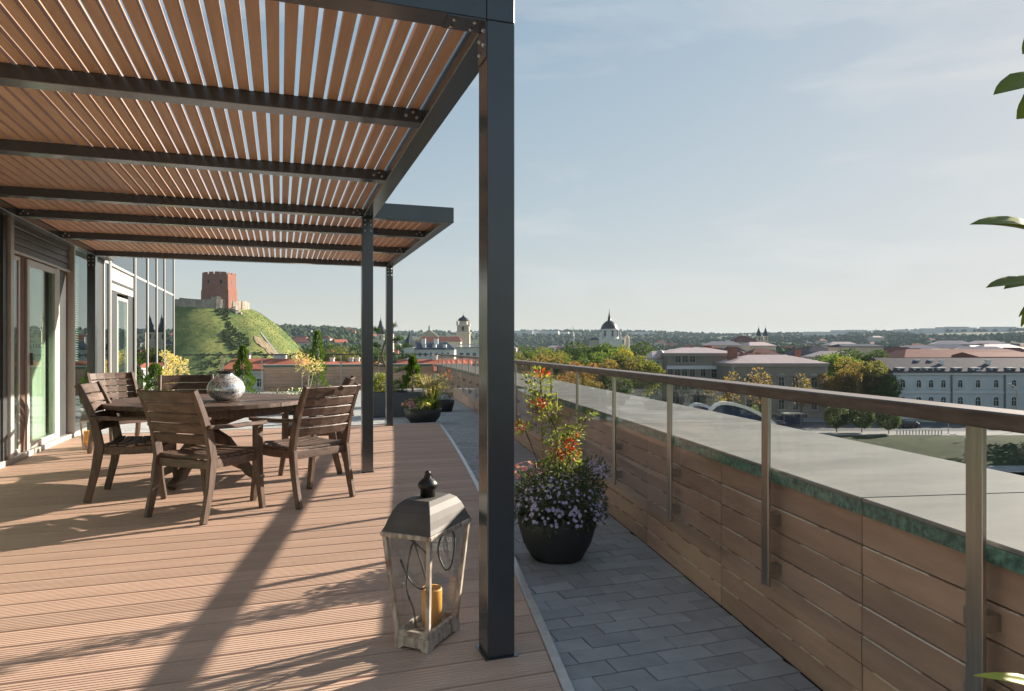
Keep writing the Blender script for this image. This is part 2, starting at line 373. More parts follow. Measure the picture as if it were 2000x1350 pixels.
for a, b in zip(hj[:-1], hj[1:]):
    yy = [a + .0015 + (b - a - .003)*j/4 for j in range(5)]; pts = [offx(wallx, y, -0.03) for y in yy]
    MB().sweep([(p.x, p.y, (RZ0 + RZ1)/2) for p in pts], 0.105, RZ1 - RZ0).build('handrail', 'rail_wood', rail, world=True, bevel=.004)

# ---------------------------------------------------------------- far end of the terrace
YF = 21.35
fw = thing('far_parapet_wall', 'low brown panelled wall with pale coping closing the far end of the terrace', 'wall', (1.8, YF + .4, ZP))
x0f, x1f = -0.45, wallx(YF) - 0.02
MB().box(x0f + .02, x1f, YF + .02, YF + .85, -0.3, 0.646).build('core', 'wall_core', fw, world=True)
xs = [x0f + i*(x1f - x0f)/5 for i in range(6)]
for a, b in zip(xs[:-1], xs[1:]):
    for i in range(7):
        MB().box(a + .003, b - .003, YF - .002 + rng.uniform(-.001, .001), YF + .018, rows[i], rows[i+1] - .0055).build('panel', 'panel', fw, world=True)
for i in range(7): MB().box(x0f, x0f + .018, YF + .0225, YF + .85, rows[i], rows[i+1] - .0055).build('panel', 'panel', fw, world=True)
for a, b in ((x0f - .03, 1.0), (1.006, 2.9), (2.906, x1f - .03)):
    s = MB().box(a, b, YF - .03, YF + .9, 0.691, ZW).build('coping_sheet', 'coping', fw, world=True, bevel=.003)
    MB().box(a + .003, b - .003, YF - .024, YF - .012, 0.646, 0.690).build('edge_strip', 'patina', s, world=True)
fr = thing('far_glass_railing', 'clear glass railing with slim dark top rail at the far end of the terrace', 'railing', (-1.2, YF - .1, 0))
xs = [-2.62, -1.55, -0.5, 0.62, 1.74, 2.86, 3.98]
MB().box(-2.63, wallx(YF) - .2, YF - .115, YF - .075, 0.995, 1.03).build('top_rail', 'frame_dark', fr, world=True)
for x in xs: MB().box(x - .02, x + .02, YF - .104, YF - .086, ZP, 0.9945).build('post', 'brushed', fr, world=True)
for a, b in zip(xs[:-1], xs[1:]): MB().box(a + .024, b - .024, YF - .099, YF - .091, 0.06, 0.98).build('glass_pane', 'rail_glass', fr, world=True)
MB().bar((-2.0, YF + .25, -.04), (-1.45, YF + .25, 0.9), .03, .03).build('brace', 'brushed', fr, world=True)

# ---------------------------------------------------------------- pergola
pg = thing('pergola', 'dark steel pergola roofed with brown timber slats over the dining area', 'pergola', (0.8, 2.58, 0))
ZB, ZS, ZT = 2.45, 2.525, 2.60               # beam underside, slat underside, beam top
def bolts(parent, pts, axis):
    for p in pts:
        m = MB(); p = Vector(p); a = Vector(axis)
        m.tube([p - a*.002, p + a*.005], 0.009, 8); m.tube([p + a*.0049, p + a*.009], [0.007, 0.003], 8); m.build('bolt', 'bolt', parent, world=True)
def post(x0, x1, y0, y1, z1, z0=0.004):
    p = MB().box(x0, x1, y0, y1, z0, z1).build('post', 'steel_dark', pg, world=True, bevel=.004, seg=2)
    MB().box(x0 - .012, x1 + .012, y0 - .012, y1 + .012, 0.0005, z0 - .0005).build('foot_plate', 'steel_dark', p, world=True)
    return p
p1 = post(0.752, 0.862, 2.52, 2.645, ZB - .002); p2 = post(0.745, 0.85, 6.69, 6.80, ZB - .002); p3 = post(1.55, 1.65, 10.62, 10.73, ZB - .002)
p4 = post(-2.47, -2.37, 10.62, 10.73, ZB - .002); p5 = post(-2.47, -2.37, 2.52, 2.645, ZB - .002)
# long beams
def beam(name, x0, x1, y0, y1, z0=ZB, z1=ZT): return MB().box(x0, x1, y0, y1, z0, z1).build(name, 'steel_dark', pg, world=True, bevel=.003)
beam('side_beam', 0.752, 0.862, 2.52, 6.80); beam('side_beam', 1.55, 1.65, 6.80, 10.73); wb = beam('side_beam', -2.47, -2.37, 2.52, 10.73)
beam('front_beam', -2.368, 0.750, 2.522, 2.64, ZB + .001, ZT - .001); eb = beam('front_beam', 0.864, 1.65, 6.70, 6.798); 
for y in (3.85, 5.23, 6.72, 7.75, 9.10):
    xr = 0.75 if y < 6.75 else 1.548
    cb = beam('cross_beam', -2.368, xr, y - .055, y + .055, ZB, ZS - .001)
    for sx, d in ((xr, -1), (-2.368, 1)):
        pl = MB().box(min(sx, sx + d*.11), max(sx, sx + d*.11), y - .0592, y - .0552, ZB + .004, ZS - .004).build('joint_plate', 'steel_dark', cb, world=True)
        bolts(cb, [(sx + d*.03, y - .0595, ZB + .025), (sx + d*.05, y - .0595, ZB + .052), (sx + d*.09, y - .0595, ZB + .03)], (0, -1, 0))
beam('back_beam', -2.368, 1.548, 10.62, 10.73, ZB + .001, ZS - .001)
# corner joint plates under the front corner and at posts
MB().box(0.60, 0.7505, 2.526, 2.636, ZB - .004, ZB + .0005).build('joint_plate', 'steel_dark', pg, world=True)
bolts(pg, [(0.63, 2.55, ZB - .004), (0.63, 2.61, ZB - .004), (0.71, 2.55, ZB - .004), (0.71, 2.61, ZB - .004)], (0, 0, -1))
MB().box(0.747, 0.7518, 2.53, 2.635, ZB - .14, ZB - .003).build('joint_plate', 'steel_dark', p1, world=True)
bolts(p1, [(0.747, 2.555, ZB - .03), (0.747, 2.61, ZB - .05), (0.747, 2.555, ZB - .085), (0.747, 2.61, ZB - .105)], (-1, 0, 0))
for (pp, xa, xb, ya) in ((p2, 0.745, 0.85, 6.69), (p3, 1.55, 1.65, 10.62), (p4, -2.47, -2.37, 10.62)):
    MB().box(xa + .005, xb - .005, ya - .0045, ya - .0005, ZB - .16, ZB - .006).build('joint_plate', 'steel_dark', pp, world=True)
    bolts(pp, [(xa + .025, ya - .0045, ZB - .03), (xb - .025, ya - .0045, ZB - .03), (xa + .025, ya - .0045, ZB - .075), (xb - .025, ya - .0045, ZB - .075), (xa + .025, ya - .0045, ZB - .13), (xb - .025, ya - .0045, ZB - .13)], (0, -1, 0))
# slats
SP, SWd = 0.0742, 0.052
sa = MB().box(-SWd/2, SWd/2, 2.64, 6.775, 0, 0.034).mesh('slat', 'slat'); sb = MB().box(-SWd/2, SWd/2, 6.776, 10.70, 0, 0.034).mesh('slat', 'slat')
sc_ = MB().box(-SWd/2, SWd/2, 6.80, 10.70, 0, 0.034).mesh('slat', 'slat')
x = 0.712
while x > -2.34:
    for me in (sa, sb):
        o = inst('slat', me, pg); o.location = Vector((x + rng.uniform(-.001, .001), 0, ZS)) - pg.location
    x -= SP
x = 0.712 + SP
while x < 1.53:
    o = inst('slat', sc_, pg); o.location = Vector((x, 0, ZS)) - pg.location
    x += SP

# ---------------------------------------------------------------- facade on the left
XF = -2.66
fa = thing('apartment_facade', 'grey metal and green glass apartment front behind the pergola', 'building', (XF, 8, 0))
def fbox(name, mt, x0, x1, y0, y1, z0, z1, parent=None, bevel=0): return MB().box(x0, x1, y0, y1, z0, z1).build(name, mt, parent or fa, world=True, bevel=bevel)
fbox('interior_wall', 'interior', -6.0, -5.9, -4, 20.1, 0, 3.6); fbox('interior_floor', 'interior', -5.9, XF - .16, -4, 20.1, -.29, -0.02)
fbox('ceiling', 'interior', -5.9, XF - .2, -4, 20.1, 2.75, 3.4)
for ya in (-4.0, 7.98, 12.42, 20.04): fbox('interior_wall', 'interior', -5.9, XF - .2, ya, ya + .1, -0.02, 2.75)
fbox('fascia', 'frame_grey', XF - .2, XF, -4, 12.3, 2.66, 3.5)
fbox('flashing', 'frame_dark', XF + .001, -2.472, -4, 12.3, 2.575, 2.70)
fbox('sill', 'frame_light', XF - .16, XF + .03, -4, 12.3, -0.019, 0.055, bevel=.004)
def curtain(y0, y1, x, z0, z1, amp=.05, n=40, parent=None):
    vs = []; fs = []
    for i in range(n+1):
        t = i/n; y = y0 + (y1-y0)*t; dx = amp*math.sin(t*(y1-y0)*26 + 1.3*math.sin(t*9)); vs += [(x+dx, y, z0), (x+dx*.8, y, z1)]
    for i in range(n): fs.append((2*i, 2*i+2, 2*i+3, 2*i+1))
    return MB().add(vs, fs).build('curtain', 'curtain', parent or fa, world=True, smooth=True)
def window(y0, y1, z0, z1, x=XF, fwid=.055, fm='frame_light', gm='win_glass', dep=.05):
    m = MB(); m.box(x - dep, x, y0, y0 + fwid, z0, z1).box(x - dep, x, y1 - fwid, y1, z0, z1)
    m.box(x - dep, x - .001, y0 + fwid, y1 - fwid, z0, z0 + fwid).box(x - dep, x - .001, y0 + fwid, y1 - fwid, z1 - fwid, z1)
    f_ = m.build('window', fm, fa, world=True, bevel=.003)
    MB().box(x - .018, x - .010, y0 + fwid - .004, y1 - fwid + .004, z0 + fwid - .004, z1 - fwid + .004).build('pane', gm, f_, world=True)
    return f_
# window beside the camera (left of the picture edge)
window(-3.9, -0.6, .06, 2.2); window(-.55, 2.5, .06, 2.2); window(2.55, 5.4, .06, 2.2); window(5.45, 8.18, .06, 2.64, fm='frame_dark')
curtain(2.7, 5.3, XF - .3, .02, 2.3); curtain(6.0, 7.6, XF - .3, .02, 2.6)
fbox('shutter_box', 'frame_grey', XF - .12, XF - .02, -3.9, 5.4, 2.205, 2.655)
# light upright, shutter box with lamellas, door with tilted sash
fbox('upright', 'frame_light', XF - .1, XF + .05, 8.31, 8.40, .056, 2.655, bevel=.004); fbox('upright', 'frame_dark', XF - .1, XF + .02, 8.19, 8.30, .056, 2.655)
sbx = fbox('shutter_box', 'frame_grey', XF - .10, XF - .03, 8.41, 10.62, 2.23, 2.655)
for i in range(5): fbox('lamella', 'frame_grey', XF - .03, XF - .012 + .006*(i % 2), 8.412, 10.618, 2.235 + i*.083, 2.235 + i*.083 + .074, sbx, bevel=.006)
fbox('shutter_rail', 'frame_light', XF - .031, XF + .012, 8.412, 10.618, 2.205, 2.2295)
fbox('jamb', 'wood_brown', XF - .16, XF - .02, 8.80, 8.95, .056, 2.2)
tl = window(8.42, 8.80, .06, 2.19, x=XF - .02, fwid=.045)
ts = MB()                                     # sash tipped inwards at the top
def tilt(y, z): return XF - .09 - (z - .1)*.085
for (ya, yb) in ((8.44, 8.49), (8.74, 8.79)):
    ts.bar((tilt(0, .1), (ya+yb)/2, .1), (tilt(0, 2.15), (ya+yb)/2, 2.15), .05, .04, up=(0, 1, 0))
for zz in (.125, 2.125): ts.bar((tilt(0, zz), 8.49, zz), (tilt(0, zz), 8.74, zz), .04, .05)
ts.build('tilted_sash', 'frame_light', fa, world=True, bevel=.003)
dr = window(8.96, 10.02, .06, 2.19, x=XF + .0, fwid=.07, dep=.07)
MB().box(XF + .001, XF + .028, 9.03, 9.06, 1.0, 1.14).build('handle', 'frame_dark', dr, world=True, bevel=.004)
curtain(9.35, 9.98, XF - .10, .02, 2.4, amp=.022); curtain(8.45, 8.78, XF - .42, .02, 2.4, amp=.03, n=16)
for ya in (10.03, 10.14): fbox('door_frame', 'frame_light', XF - .05, XF - .003 - (ya > 10.1)*.02, ya, ya + .085, .056, 2.2)
fbox('reveal_panel', 'frame_dark', XF - .12, XF - .03, 10.25, 10.58, .056, 2.2); fbox('upright', 'frame_light', XF - .1, XF + .05, 10.59, 10.64, .056, 2.655, bevel=.003)
window(10.65, 11.72, .06, 2.64, fwid=.05, fm='frame_dark')
m = MB()
for i in range(44): m.obox((XF - .16, 11.3, 1.02 + i*.034), (.018, .33, .0012), Matrix.Rotation(.5, 3, 'Y'))
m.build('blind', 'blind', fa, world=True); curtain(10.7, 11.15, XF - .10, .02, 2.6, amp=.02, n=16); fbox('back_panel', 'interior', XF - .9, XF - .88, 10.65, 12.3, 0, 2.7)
fbox('corner_cladding', 'frame_dark', XF - .1, XF + .03, 11.73, 12.24, .056, 2.655); fbox('upright', 'frame_light', XF - .1, XF + .05, 12.25, 12.30, .056, 3.5, bevel=.003)
# glass curtain wall beyond the pergola
fbox('sill', 'frame_light', XF - .16, XF + .03, 12.31, 20.1, -0.3, 0.0)
mull = [12.31, 12.83, 14.92, 16.25, 17.4, 18.5, 20.05]
for y in mull[1:]:
    mu = fbox('mullion', 'frame_dark', XF - .12, XF + .004, y - .075, y + .055, 0, 4.3); fbox('mullion_cap', 'frame_light', XF - .02, XF + .005, y + .0555, y + .12, 0, 4.3, mu)
zt = 2.62
for i, (a, b) in enumerate(zip(mull[:-1], mull[1:])):
    a2, b2 = a + .122, b - .077
    if i == 1:
        window(a2 + .55, b2 - .45, .02, 2.1, fwid=.06, x=XF - .02); fbox('reveal_panel', 'frame_dark', XF - .1, XF - .021, a2, a2 + .545, 0, 2.17); fbox('reveal_panel', 'frame_dark', XF - .1, XF - .021, b2 - .445, b2, 0, 2.17)
        curtain(a2 + .62, b2 - .6, XF - .13, 0, 2.1, amp=.025, n=24)
        fbox('shutter_box', 'frame_light', XF - .1, XF - .012, a2, b2, 2.175, 2.55); fbox('shutter_rail', 'frame_dark', XF - .011, XF + .004, a2, b2, 2.30, 2.335)
        fbox('pane', 'mirror_glass', XF - .012, XF - .006, a2, b2, zt, 4.3)
    else:
        fbox('pane', 'mirror_glass', XF - .012, XF - .006, a2, b2, 0.0, zt - .045); fbox('pane', 'mirror_glass', XF - .012, XF - .006, a2, b2, zt, 4.3)
    fbox('transom', 'frame_light', XF - .04, XF + .002, a2, b2, zt - .044, zt - .002)
fbox('parapet_cap', 'frame_grey', XF - .4, XF + .05, 12.3, 20.1, 4.301, 4.5); fbox('end_wall', 'frame_grey', -14, XF - .13, 20.11, 20.3, -.3, 4.3)
fbox('roof', 'frame_grey', -14, XF - .205, -4, 20.1, 3.41, 3.5)
# ================================================================ FURNITURE
mat('teak', (0.14, 0.088, 0.063), (0.055, 0.034, 0.025), rough=0.5, nscale=5, stretch=(1.5, 7, 7), rand=0.16, bump=0.25, bscale=30, rvar=.1)
mat('teak_up', (0.13, 0.082, 0.058), (0.055, 0.034, 0.025), rough=0.52, nscale=5, stretch=(8, 8, 1.2), rand=0.12, bump=0.2, bscale=30)
mat('badge', (0.02, 0.015, 0.012), rough=0.4)
mat('wash_wood', (0.55, 0.48, 0.41), (0.22, 0.16, 0.115), rough=0.8, nscale=9, stretch=(3, 3, 1), detail=9, ramp=(.36, .56), bump=0.4)
mat('zinc', (0.10, 0.09, 0.082), (0.06, 0.053, 0.048), rough=0.62, metal=0.0, nscale=5, bump=.1)
mat('iron', (0.035, 0.033, 0.032), rough=0.4, metal=0.5)
mat('cord', (0.05, 0.06, 0.055), rough=0.5)
glass_mat('lantern_glass', (0.965, 0.975, 0.97), refl=0.7, base=0.05)
mat('wax', (0.92, 0.50, 0.12), (0.85, 0.42, 0.08), rough=0.5, nscale=10)
M['wax'].node_tree.nodes['Principled BSDF'].inputs['Subsurface Weight'].default_value = 0.5
M['wax'].node_tree.nodes['Principled BSDF'].inputs['Subsurface Radius'].default_value = (.03, .012, .004)
mat('wick', (0.03, 0.02, 0.02))
mat('mercury', (0.84, 0.87, 0.88), (0.22, 0.23, 0.235), rough=0.14, metal=0.5, nscale=70, detail=2, ramp=(.37, .50), bump=.25)
mat('planter', (0.035, 0.038, 0.04), rough=0.55, nscale=12, bump=.1)
mat('planter_grey', (0.10, 0.115, 0.13), (0.085, 0.097, 0.11), rough=0.6, nscale=8)
mat('soil', (0.04, 0.028, 0.02), rough=1, nscale=30, bump=.6)
mat('bark', (0.16, 0.12, 0.09), (0.08, 0.06, 0.045), rough=0.9, nscale=20, stretch=(1, 1, .3), bump=.5)
mat('pale_bark', (0.42, 0.37, 0.31), (0.27, 0.23, 0.19), rough=0.9, nscale=20, bump=.4)
mat('cane', (0.30, 0.22, 0.12), rough=0.7)

def make_chair():
    t = thing('garden_chair', 'x', 'chair')
    def rl(z):                                 # rear leg line in y
        P = [(0, -.30), (.22, -.245), (.43, -.215), (.60, -.245), (.76, -.30), (.91, -.37)]
        for (z0, y0), (z1, y1) in zip(P[:-1], P[1:]):
            if z <= z1: return y0 + (y1-y0)*(z-z0)/(z1-z0)
        return P[-1][1]
    for s in (-1, 1):
        zs = [0, .12, .24, .34, .43, .52, .62, .72, .82, .91]
        MB().sweep([(s*(.262 - .012*z), rl(z), z) for z in zs], .036, [.048, .052, .058, .064, .066, .062, .056, .05, .046, .04], up=(0, 1, 0)).build('leg', 'teak_up', t, bevel=.005)
        zs = [0, .15, .3, .45, .58, .628]
        MB().sweep([(s*.272, .245 - .10*z*z - .03*math.sin(z*5), z) for z in zs], .04, [.042, .046, .055, .06, .056, .06], up=(0, 1, 0)).build('leg', 'teak_up', t, bevel=.005)
        ys = [-.275, -.18, -.05, .08, .19, .265]
        MB().sweep([(s*(.275 + .018*math.sin((y+.275)/.54*3.1)), y, .655 - .012*math.sin((y+.275)/.54*3.1) - .012*(y > .1)) for y in ys], [.048, .056, .06, .064, .066, .05], .026, up=(0, 0, 1)).build('armrest', 'teak_up', t, bevel=.006)
        MB().sweep([(s*.25, -.2, .395), (s*.25, 0, .39), (s*.252, .2, .395)], .026, .062).build('side_rail', 'teak', t, bevel=.003)
    MB().sweep([(x, .222 + .012*(1 - (x/.25)**2), .388) for x in (-.25, -.12, 0, .12, .25)], .026, .066).build('front_rail', 'teak', t, bevel=.004)
    MB().sweep([(x, -.214, .385) for x in (-.245, 0, .245)], .026, .06).build('rear_rail', 'teak', t, bevel=.004)
    for i in range(7):                         # dished seat slats
        y = -.185 + i*.0655; zz = .432 + .012*((i-2.2)/4)**2*2
        MB().sweep([(x, y + .008*(1-(x/.25)**2), zz - .014*(1-(x/.25)**2)) for x in (-.262, -.16, -.06, .06, .16, .262)], .058, .018).build('seat_slat', 'teak', t, bevel=.003)
    for i in range(5):                         # curved back slats
        z = .565 + i*.0745
        xs = (-.24, -.16, -.06, .06, .16, .24)
        m = MB(); hh = .0705 if i < 4 else .08
        pts = [(x, rl(z) - .012 - .028*(1-(x/.24)**2), z + (.004 if i == 4 else 0)*(1-(x/.24)**2)) for x in xs]
        m.sweep(pts, .019, hh, up=(0, -.40, 1)); m.build('back_slat', 'teak', t, bevel=.004)
    return t
ch0 = make_chair(); G_CH = None
def face(dx, dy): return math.atan2(-dx, dy)
ch0.location = (-0.49, 5.46, 0.001); ch0.rotation_euler[2] = face(.66, .75)
ch0['label'] = 'weathered teak armchair turned askew with its back to the lantern'
c2 = dup(ch0, (0.165, 5.72, .001), face(-.60, .80), 'teak armchair with a dark oval badge on its top back slat')
bs = sorted([c for c in c2.children if c.name.startswith('back_slat')], key=lambda c: max(v.co.z for v in c.data.vertices))[-1]
MB().lathe([(0.0001, -.002), (.02, -.002), (.02, .002), (.0001, .002)], 18).build('badge', 'badge', bs)
b = bs.children[0]; b.rotation_euler = (math.pi/2 + .3, 0, 0); b.scale = (1.5, 1, 1); b.location = (.03, -.4185, .884)
c3 = dup(ch0, (-1.10, 6.32, .001), face(.99, -.05), 'teak armchair standing side-on at the table, back towards the glass door')
c4 = dup(ch0, (-1.66, 8.85, .001), face(.62, -.78), 'teak armchair set apart behind the table near the dark window column')
c5 = dup(ch0, (-0.90, 7.72, .001), face(.15, -.99), 'teak armchair tucked in behind the silvery vase')
c6 = dup(ch0, (0.30, 7.02, .001), face(-.97, .2), 'dark shaded teak armchair hidden behind the chair with the badge')
for c in (ch0, c2, c3, c4, c5, c6): c['group'] = 'teak armchairs round the dining table'

TB = Vector((-0.60, 6.78, 0)); TR = 0.86
tb = thing('dining_table', 'round dark teak table with sunburst slat top on a splayed pedestal', 'table', TB)
n = 20; tz0, tz1 = .70, .73
w0 = MB(); w1 = MB()
for k in range(n):
    a0, a1 = 2*math.pi*k/n + .006, 2*math.pi*(k+1)/n - .006
    def ring(r0, r1, ea):
        P = [(r0*math.cos(a0+ea), r0*math.sin(a0+ea))] + [(r1*math.cos(a0 + (a1-a0)*j/3), r1*math.sin(a0 + (a1-a0)*j/3)) for j in range(4)] + [(r0*math.cos(a1-ea), r0*math.sin(a1-ea))]
        return P
    MB().prism(ring(.13, .66, .012), tz0, tz1).build('top_slat', 'teak', tb, bevel=.002)
for k in range(8):
    a0, a1 = 2*math.pi*k/8 + .002, 2*math.pi*(k+1)/8 - .002
    P = [(.664*math.cos(a0 + (a1-a0)*j/6), .664*math.sin(a0 + (a1-a0)*j/6)) for j in range(7)][::-1]
    Q = [(TR*math.cos(a0 + (a1-a0)*j/6), TR*math.sin(a0 + (a1-a0)*j/6)) for j in range(7)]
    MB().prism(Q + P, tz0 - .006, tz1).build('rim_board', 'teak', tb, bevel=.003)
MB().lathe([(.0001, tz0), (.124, tz0), (.124, tz1), (.0001, tz1)], 24).build('hub', 'teak', tb)
MB().lathe([(.70, .615), (.72, .615), (.72, .693), (.70, .693), (.70, .615)], 32).build('apron', 'teak_up', tb)
MB().bar((-.7, 0, .672), (.7, 0, .672), .07, .04).build('cross_rail', 'teak', tb); MB().bar((0, -.7, .6305), (0, .7, .6305), .07, .04).build('cross_rail', 'teak', tb)
MB().lathe([(.0001, .2), (.075, .2), (.09, .3), (.07, .45), (.08, .6), (.0001, .6)], 12).build('column', 'teak_up', tb)
for k in range(4):
    a = math.pi/4 + k*math.pi/2 + .25; d = Vector((math.cos(a), math.sin(a), 0))
    P = [(.03, .42), (.16, .35), (.28, .22), (.40, .09), (.52, .03)]
    MB().sweep([d*r + Vector((0, 0, z)) for r, z in P], .07, [.10, .10, .085, .07, .056], up=(0, 0, 1)).build('leg', 'teak_up', tb, bevel=.006)
    P = [(.06, .50), (.22, .56), (.40, .62), (.56, .66)]
    MB().sweep([d*r + Vector((0, 0, z)) for r, z in P], .045, .06).build('strut', 'teak_up', tb, bevel=.005)
vs_ = thing('glass_vase', 'round mottled silver glass vase with dark rim on the table', 'vase', (-0.455, 6.60, .7305))
MB().lathe([(.0001, .001), (.075, .0), (.125, .03), (.158, .08), (.16, .115), (.138, .165), (.095, .205), (.062, .226), (.056, .24), (.066, .252), (.06, .252), (.05, .24), (.09, .2), (.15, .115), (.06, .012), (.0001, .012)], 40).build('body', 'mercury', vs_, smooth=True)
m = MB(); m.lathe([(.058, .236), (.073, .246), (.076, .258), (.066, .262), (.052, .25), (.05, .24)], 32)
for k in range(6): a = k*1.05; m.bar((.055*math.cos(a), .055*math.sin(a), .25), (.085*math.cos(a), .085*math.sin(a), .256), .02, .008)
m.build('rim', 'iron', vs_, smooth=False)

# ---------------------------------------------------------------- lanterns
def make_lantern(label, loc, rot):
    t = thing('lantern', label, 'lantern', loc, rot)
    bx, by, tx, ty = .075, .125, .112, .172    # half sizes at base and at the eaves; long side along local y
    zb, ze = .05, .458
    m = MB(); m.box(-bx-.012, bx+.012, -by-.012, by+.012, .03, .05)
    for s in (-1, 1):                          # skirting boards with an arched cut-out
        for ax in (0, 1):
            L = (bx if ax == 0 else by) + .012; off = (by if ax == 0 else bx) + .006
            P = [(-L, 0), (-L + .03, 0), (-L + .042, .012), (L - .042, .012), (L - .03, 0), (L, 0), (L, .0299), (-L, .0299)]
            vv = []
            for o in (off - .006, off + .0065):
                for (p, z) in P: vv.append((p, s*o, z) if ax == 0 else (s*o, p*.93, z))
            m.add(vv, [tuple(range(8)), tuple(range(8, 16))[::-1]] + [(i, (i+1) % 8, 8+(i+1) % 8, 8+i)[::-1] for i in range(8)])
    m.build('base', 'wash_wood', t)
    for sx in (-1, 1):
        for sy in (-1, 1): MB().bar((sx*bx, sy*by, zb), (sx*tx, sy*ty, ze), .02, .02, up=(0, 1, 0)).build('corner_post', 'wash_wood', t, bevel=.002)
    def quad(a, name, mt, th=.003):
        a = [Vector(p) for p in a]; nrm = (a[1]-a[0]).cross(a[3]-a[0]).normalized()*th/2
        MB().add([p - nrm for p in a] + [p + nrm for p in a], [(3,2,1,0),(4,5,6,7),(0,1,5,4),(1,2,6,5),(2,3,7,6),(3,0,4,7)]).build(name, mt, t)
    e = .009
    quad([(-bx+e, -by, zb), (bx-e, -by, zb), (tx-e, -ty, ze), (-tx+e, -ty, ze)], 'glass_pane', 'lantern_glass'); quad([(-bx+e, by, zb), (bx-e, by, zb), (tx-e, ty, ze), (-tx+e, ty, ze)], 'glass_pane', 'lantern_glass')
    quad([(-bx, -by+e, zb), (-bx, by-e, zb), (-tx, ty-e, ze), (-tx, -ty+e, ze)], 'glass_pane', 'lantern_glass'); quad([(bx, -by+e, zb), (bx, by-e, zb), (tx, ty-e, ze), (tx, -ty+e, ze)], 'glass_pane', 'lantern_glass')
    for s in (-1, 1):
        MB().bar((-bx, s*by, zb+.012), (bx, s*by, zb+.012), .018, .022).build('bottom_rail', 'wash_wood', t); MB().bar((s*bx, -by, zb+.0121), (s*bx, by, zb+.0121), .0182, .022).build('bottom_rail', 'wash_wood', t)
    m = MB(); m.box(-tx-.016, tx+.016, -ty-.016, ty+.016, .459, .478); m.build('eaves', 'wash_wood', t, bevel=.003)
    P = [(1.0, .4785), (.93, .497), (.86, .525), (.78, .552), (.66, .578), (.52, .592), (.50, .594)]; vs = []; fs = []
    for i, (k, z) in enumerate(P):
        a, b_ = (tx+.012)*k, (ty+.012)*k; vs += [(-a,-b_,z),(a,-b_,z),(a,b_,z),(-a,b_,z)]
    for i in range(len(P)-1):
        for q in range(4): fs.append((4*i+q, 4*i+(q+1) % 4, 4*i+4+(q+1) % 4, 4*i+4+q))
    fs += [(3,2,1,0), tuple(range(4*len(P)-4, 4*len(P)))]
    MB().add(vs, fs).build('roof', 'zinc', t, bevel=.002)
    fi = MB().lathe([(.0001, .5945), (.034, .5945), (.034, .622), (.038, .626), (.046, .638), (.044, .651), (.03, .665), (.015, .674), (.011, .684), (.015, .692), (.01, .70), (.0001, .703)], 24).build('finial', 'iron', t, smooth=True)
    pts = [(.022*math.cos(a), .004, .682 + .022*math.sin(a) - .014) for a in [i*2*math.pi/16 for i in range(17)]]
    MB().tube(pts, .0022, 6).build('ring', 'iron', fi)
    return t
LN = Vector((0.575, 2.785, .001)); LROT = R_(-42)
l1 = make_lantern('tall whitewashed wooden lantern with zinc roof on the open deck', LN, LROT)
cd = thing('candle', 'amber pillar candle inside the tall lantern on the open deck', 'candle', LN + Vector((.018, .004, .0505)))
MB().lathe([(.0001, 0), (.041, 0), (.042, .145), (.040, .154), (.035, .152), (.026, .143), (.0001, .141)], 28).build('wax_body', 'wax', cd, smooth=True); MB().tube([(0, 0, .140), (.002, 0, .152)], .0012, 5).build('wick', 'wick', cd)
rotL = Matrix.Rotation(LROT, 3, 'Z')
l1.scale = (.90, .93, .98)
def cordpath(P): return [rotL @ Vector(p) + LN for p in P]
import itertools
def smoothp(P, n=6):
    P = [Vector(p) for p in P]; outp = []
    for i in range(len(P)-1):
        a, b_, c, d = P[max(i-1, 0)], P[i], P[i+1], P[min(i+2, len(P)-1)]
        for j in range(n):
            t = j/n; outp.append(0.5*((2*b_) + (c-a)*t + (2*a-5*b_+4*c-d)*t*t + (3*b_-a-3*c+d)*t**3))
    return outp + [P[-1]]
cdl = thing('cable', 'dark looped cable hanging inside the tall lantern', 'cable', LN + Vector((0, 0, .06)))
for P in ([(-.02, -.12, .44), (.06, -.11, .38), (.075, -.10, .30), (.03, -.09, .235), (-.03, -.09, .26), (-.075, -.09, .34)],
          [(-.07, -.02, .43), (-.03, .0, .30), (-.01, .02, .18), (-.02, .02, .10), (-.04, .0, .062)], [(.02, .12, .44), (.07, .1, .40), (.08, .06, .30), (.03, .09, .26), (-.02, .12, .33), (0, .14, .42)],
          [(-.07, .05, .40), (-.08, .0, .36), (-.07, -.05, .22), (-.05, -.03, .12), (-.02, -.06, .062)]):
    MB().tube(cordpath(smoothp(P)), .0042, 6).build('loop', 'cord', cdl, world=True, smooth=True)
l2 = dup(l1, (-2.16, 9.35, .001), R_(15), 'small whitewashed lantern on the deck beside the glass facade', scale=.72)
for o in (l1, l2): o['group'] = 'whitewashed lanterns'
cd2 = dup(cd, (-2.16, 9.35, .0375), 0, 'amber candle inside the small lantern beside the glass facade', scale=1.15)
for o in (cd, cd2): o['group'] = 'amber candles'

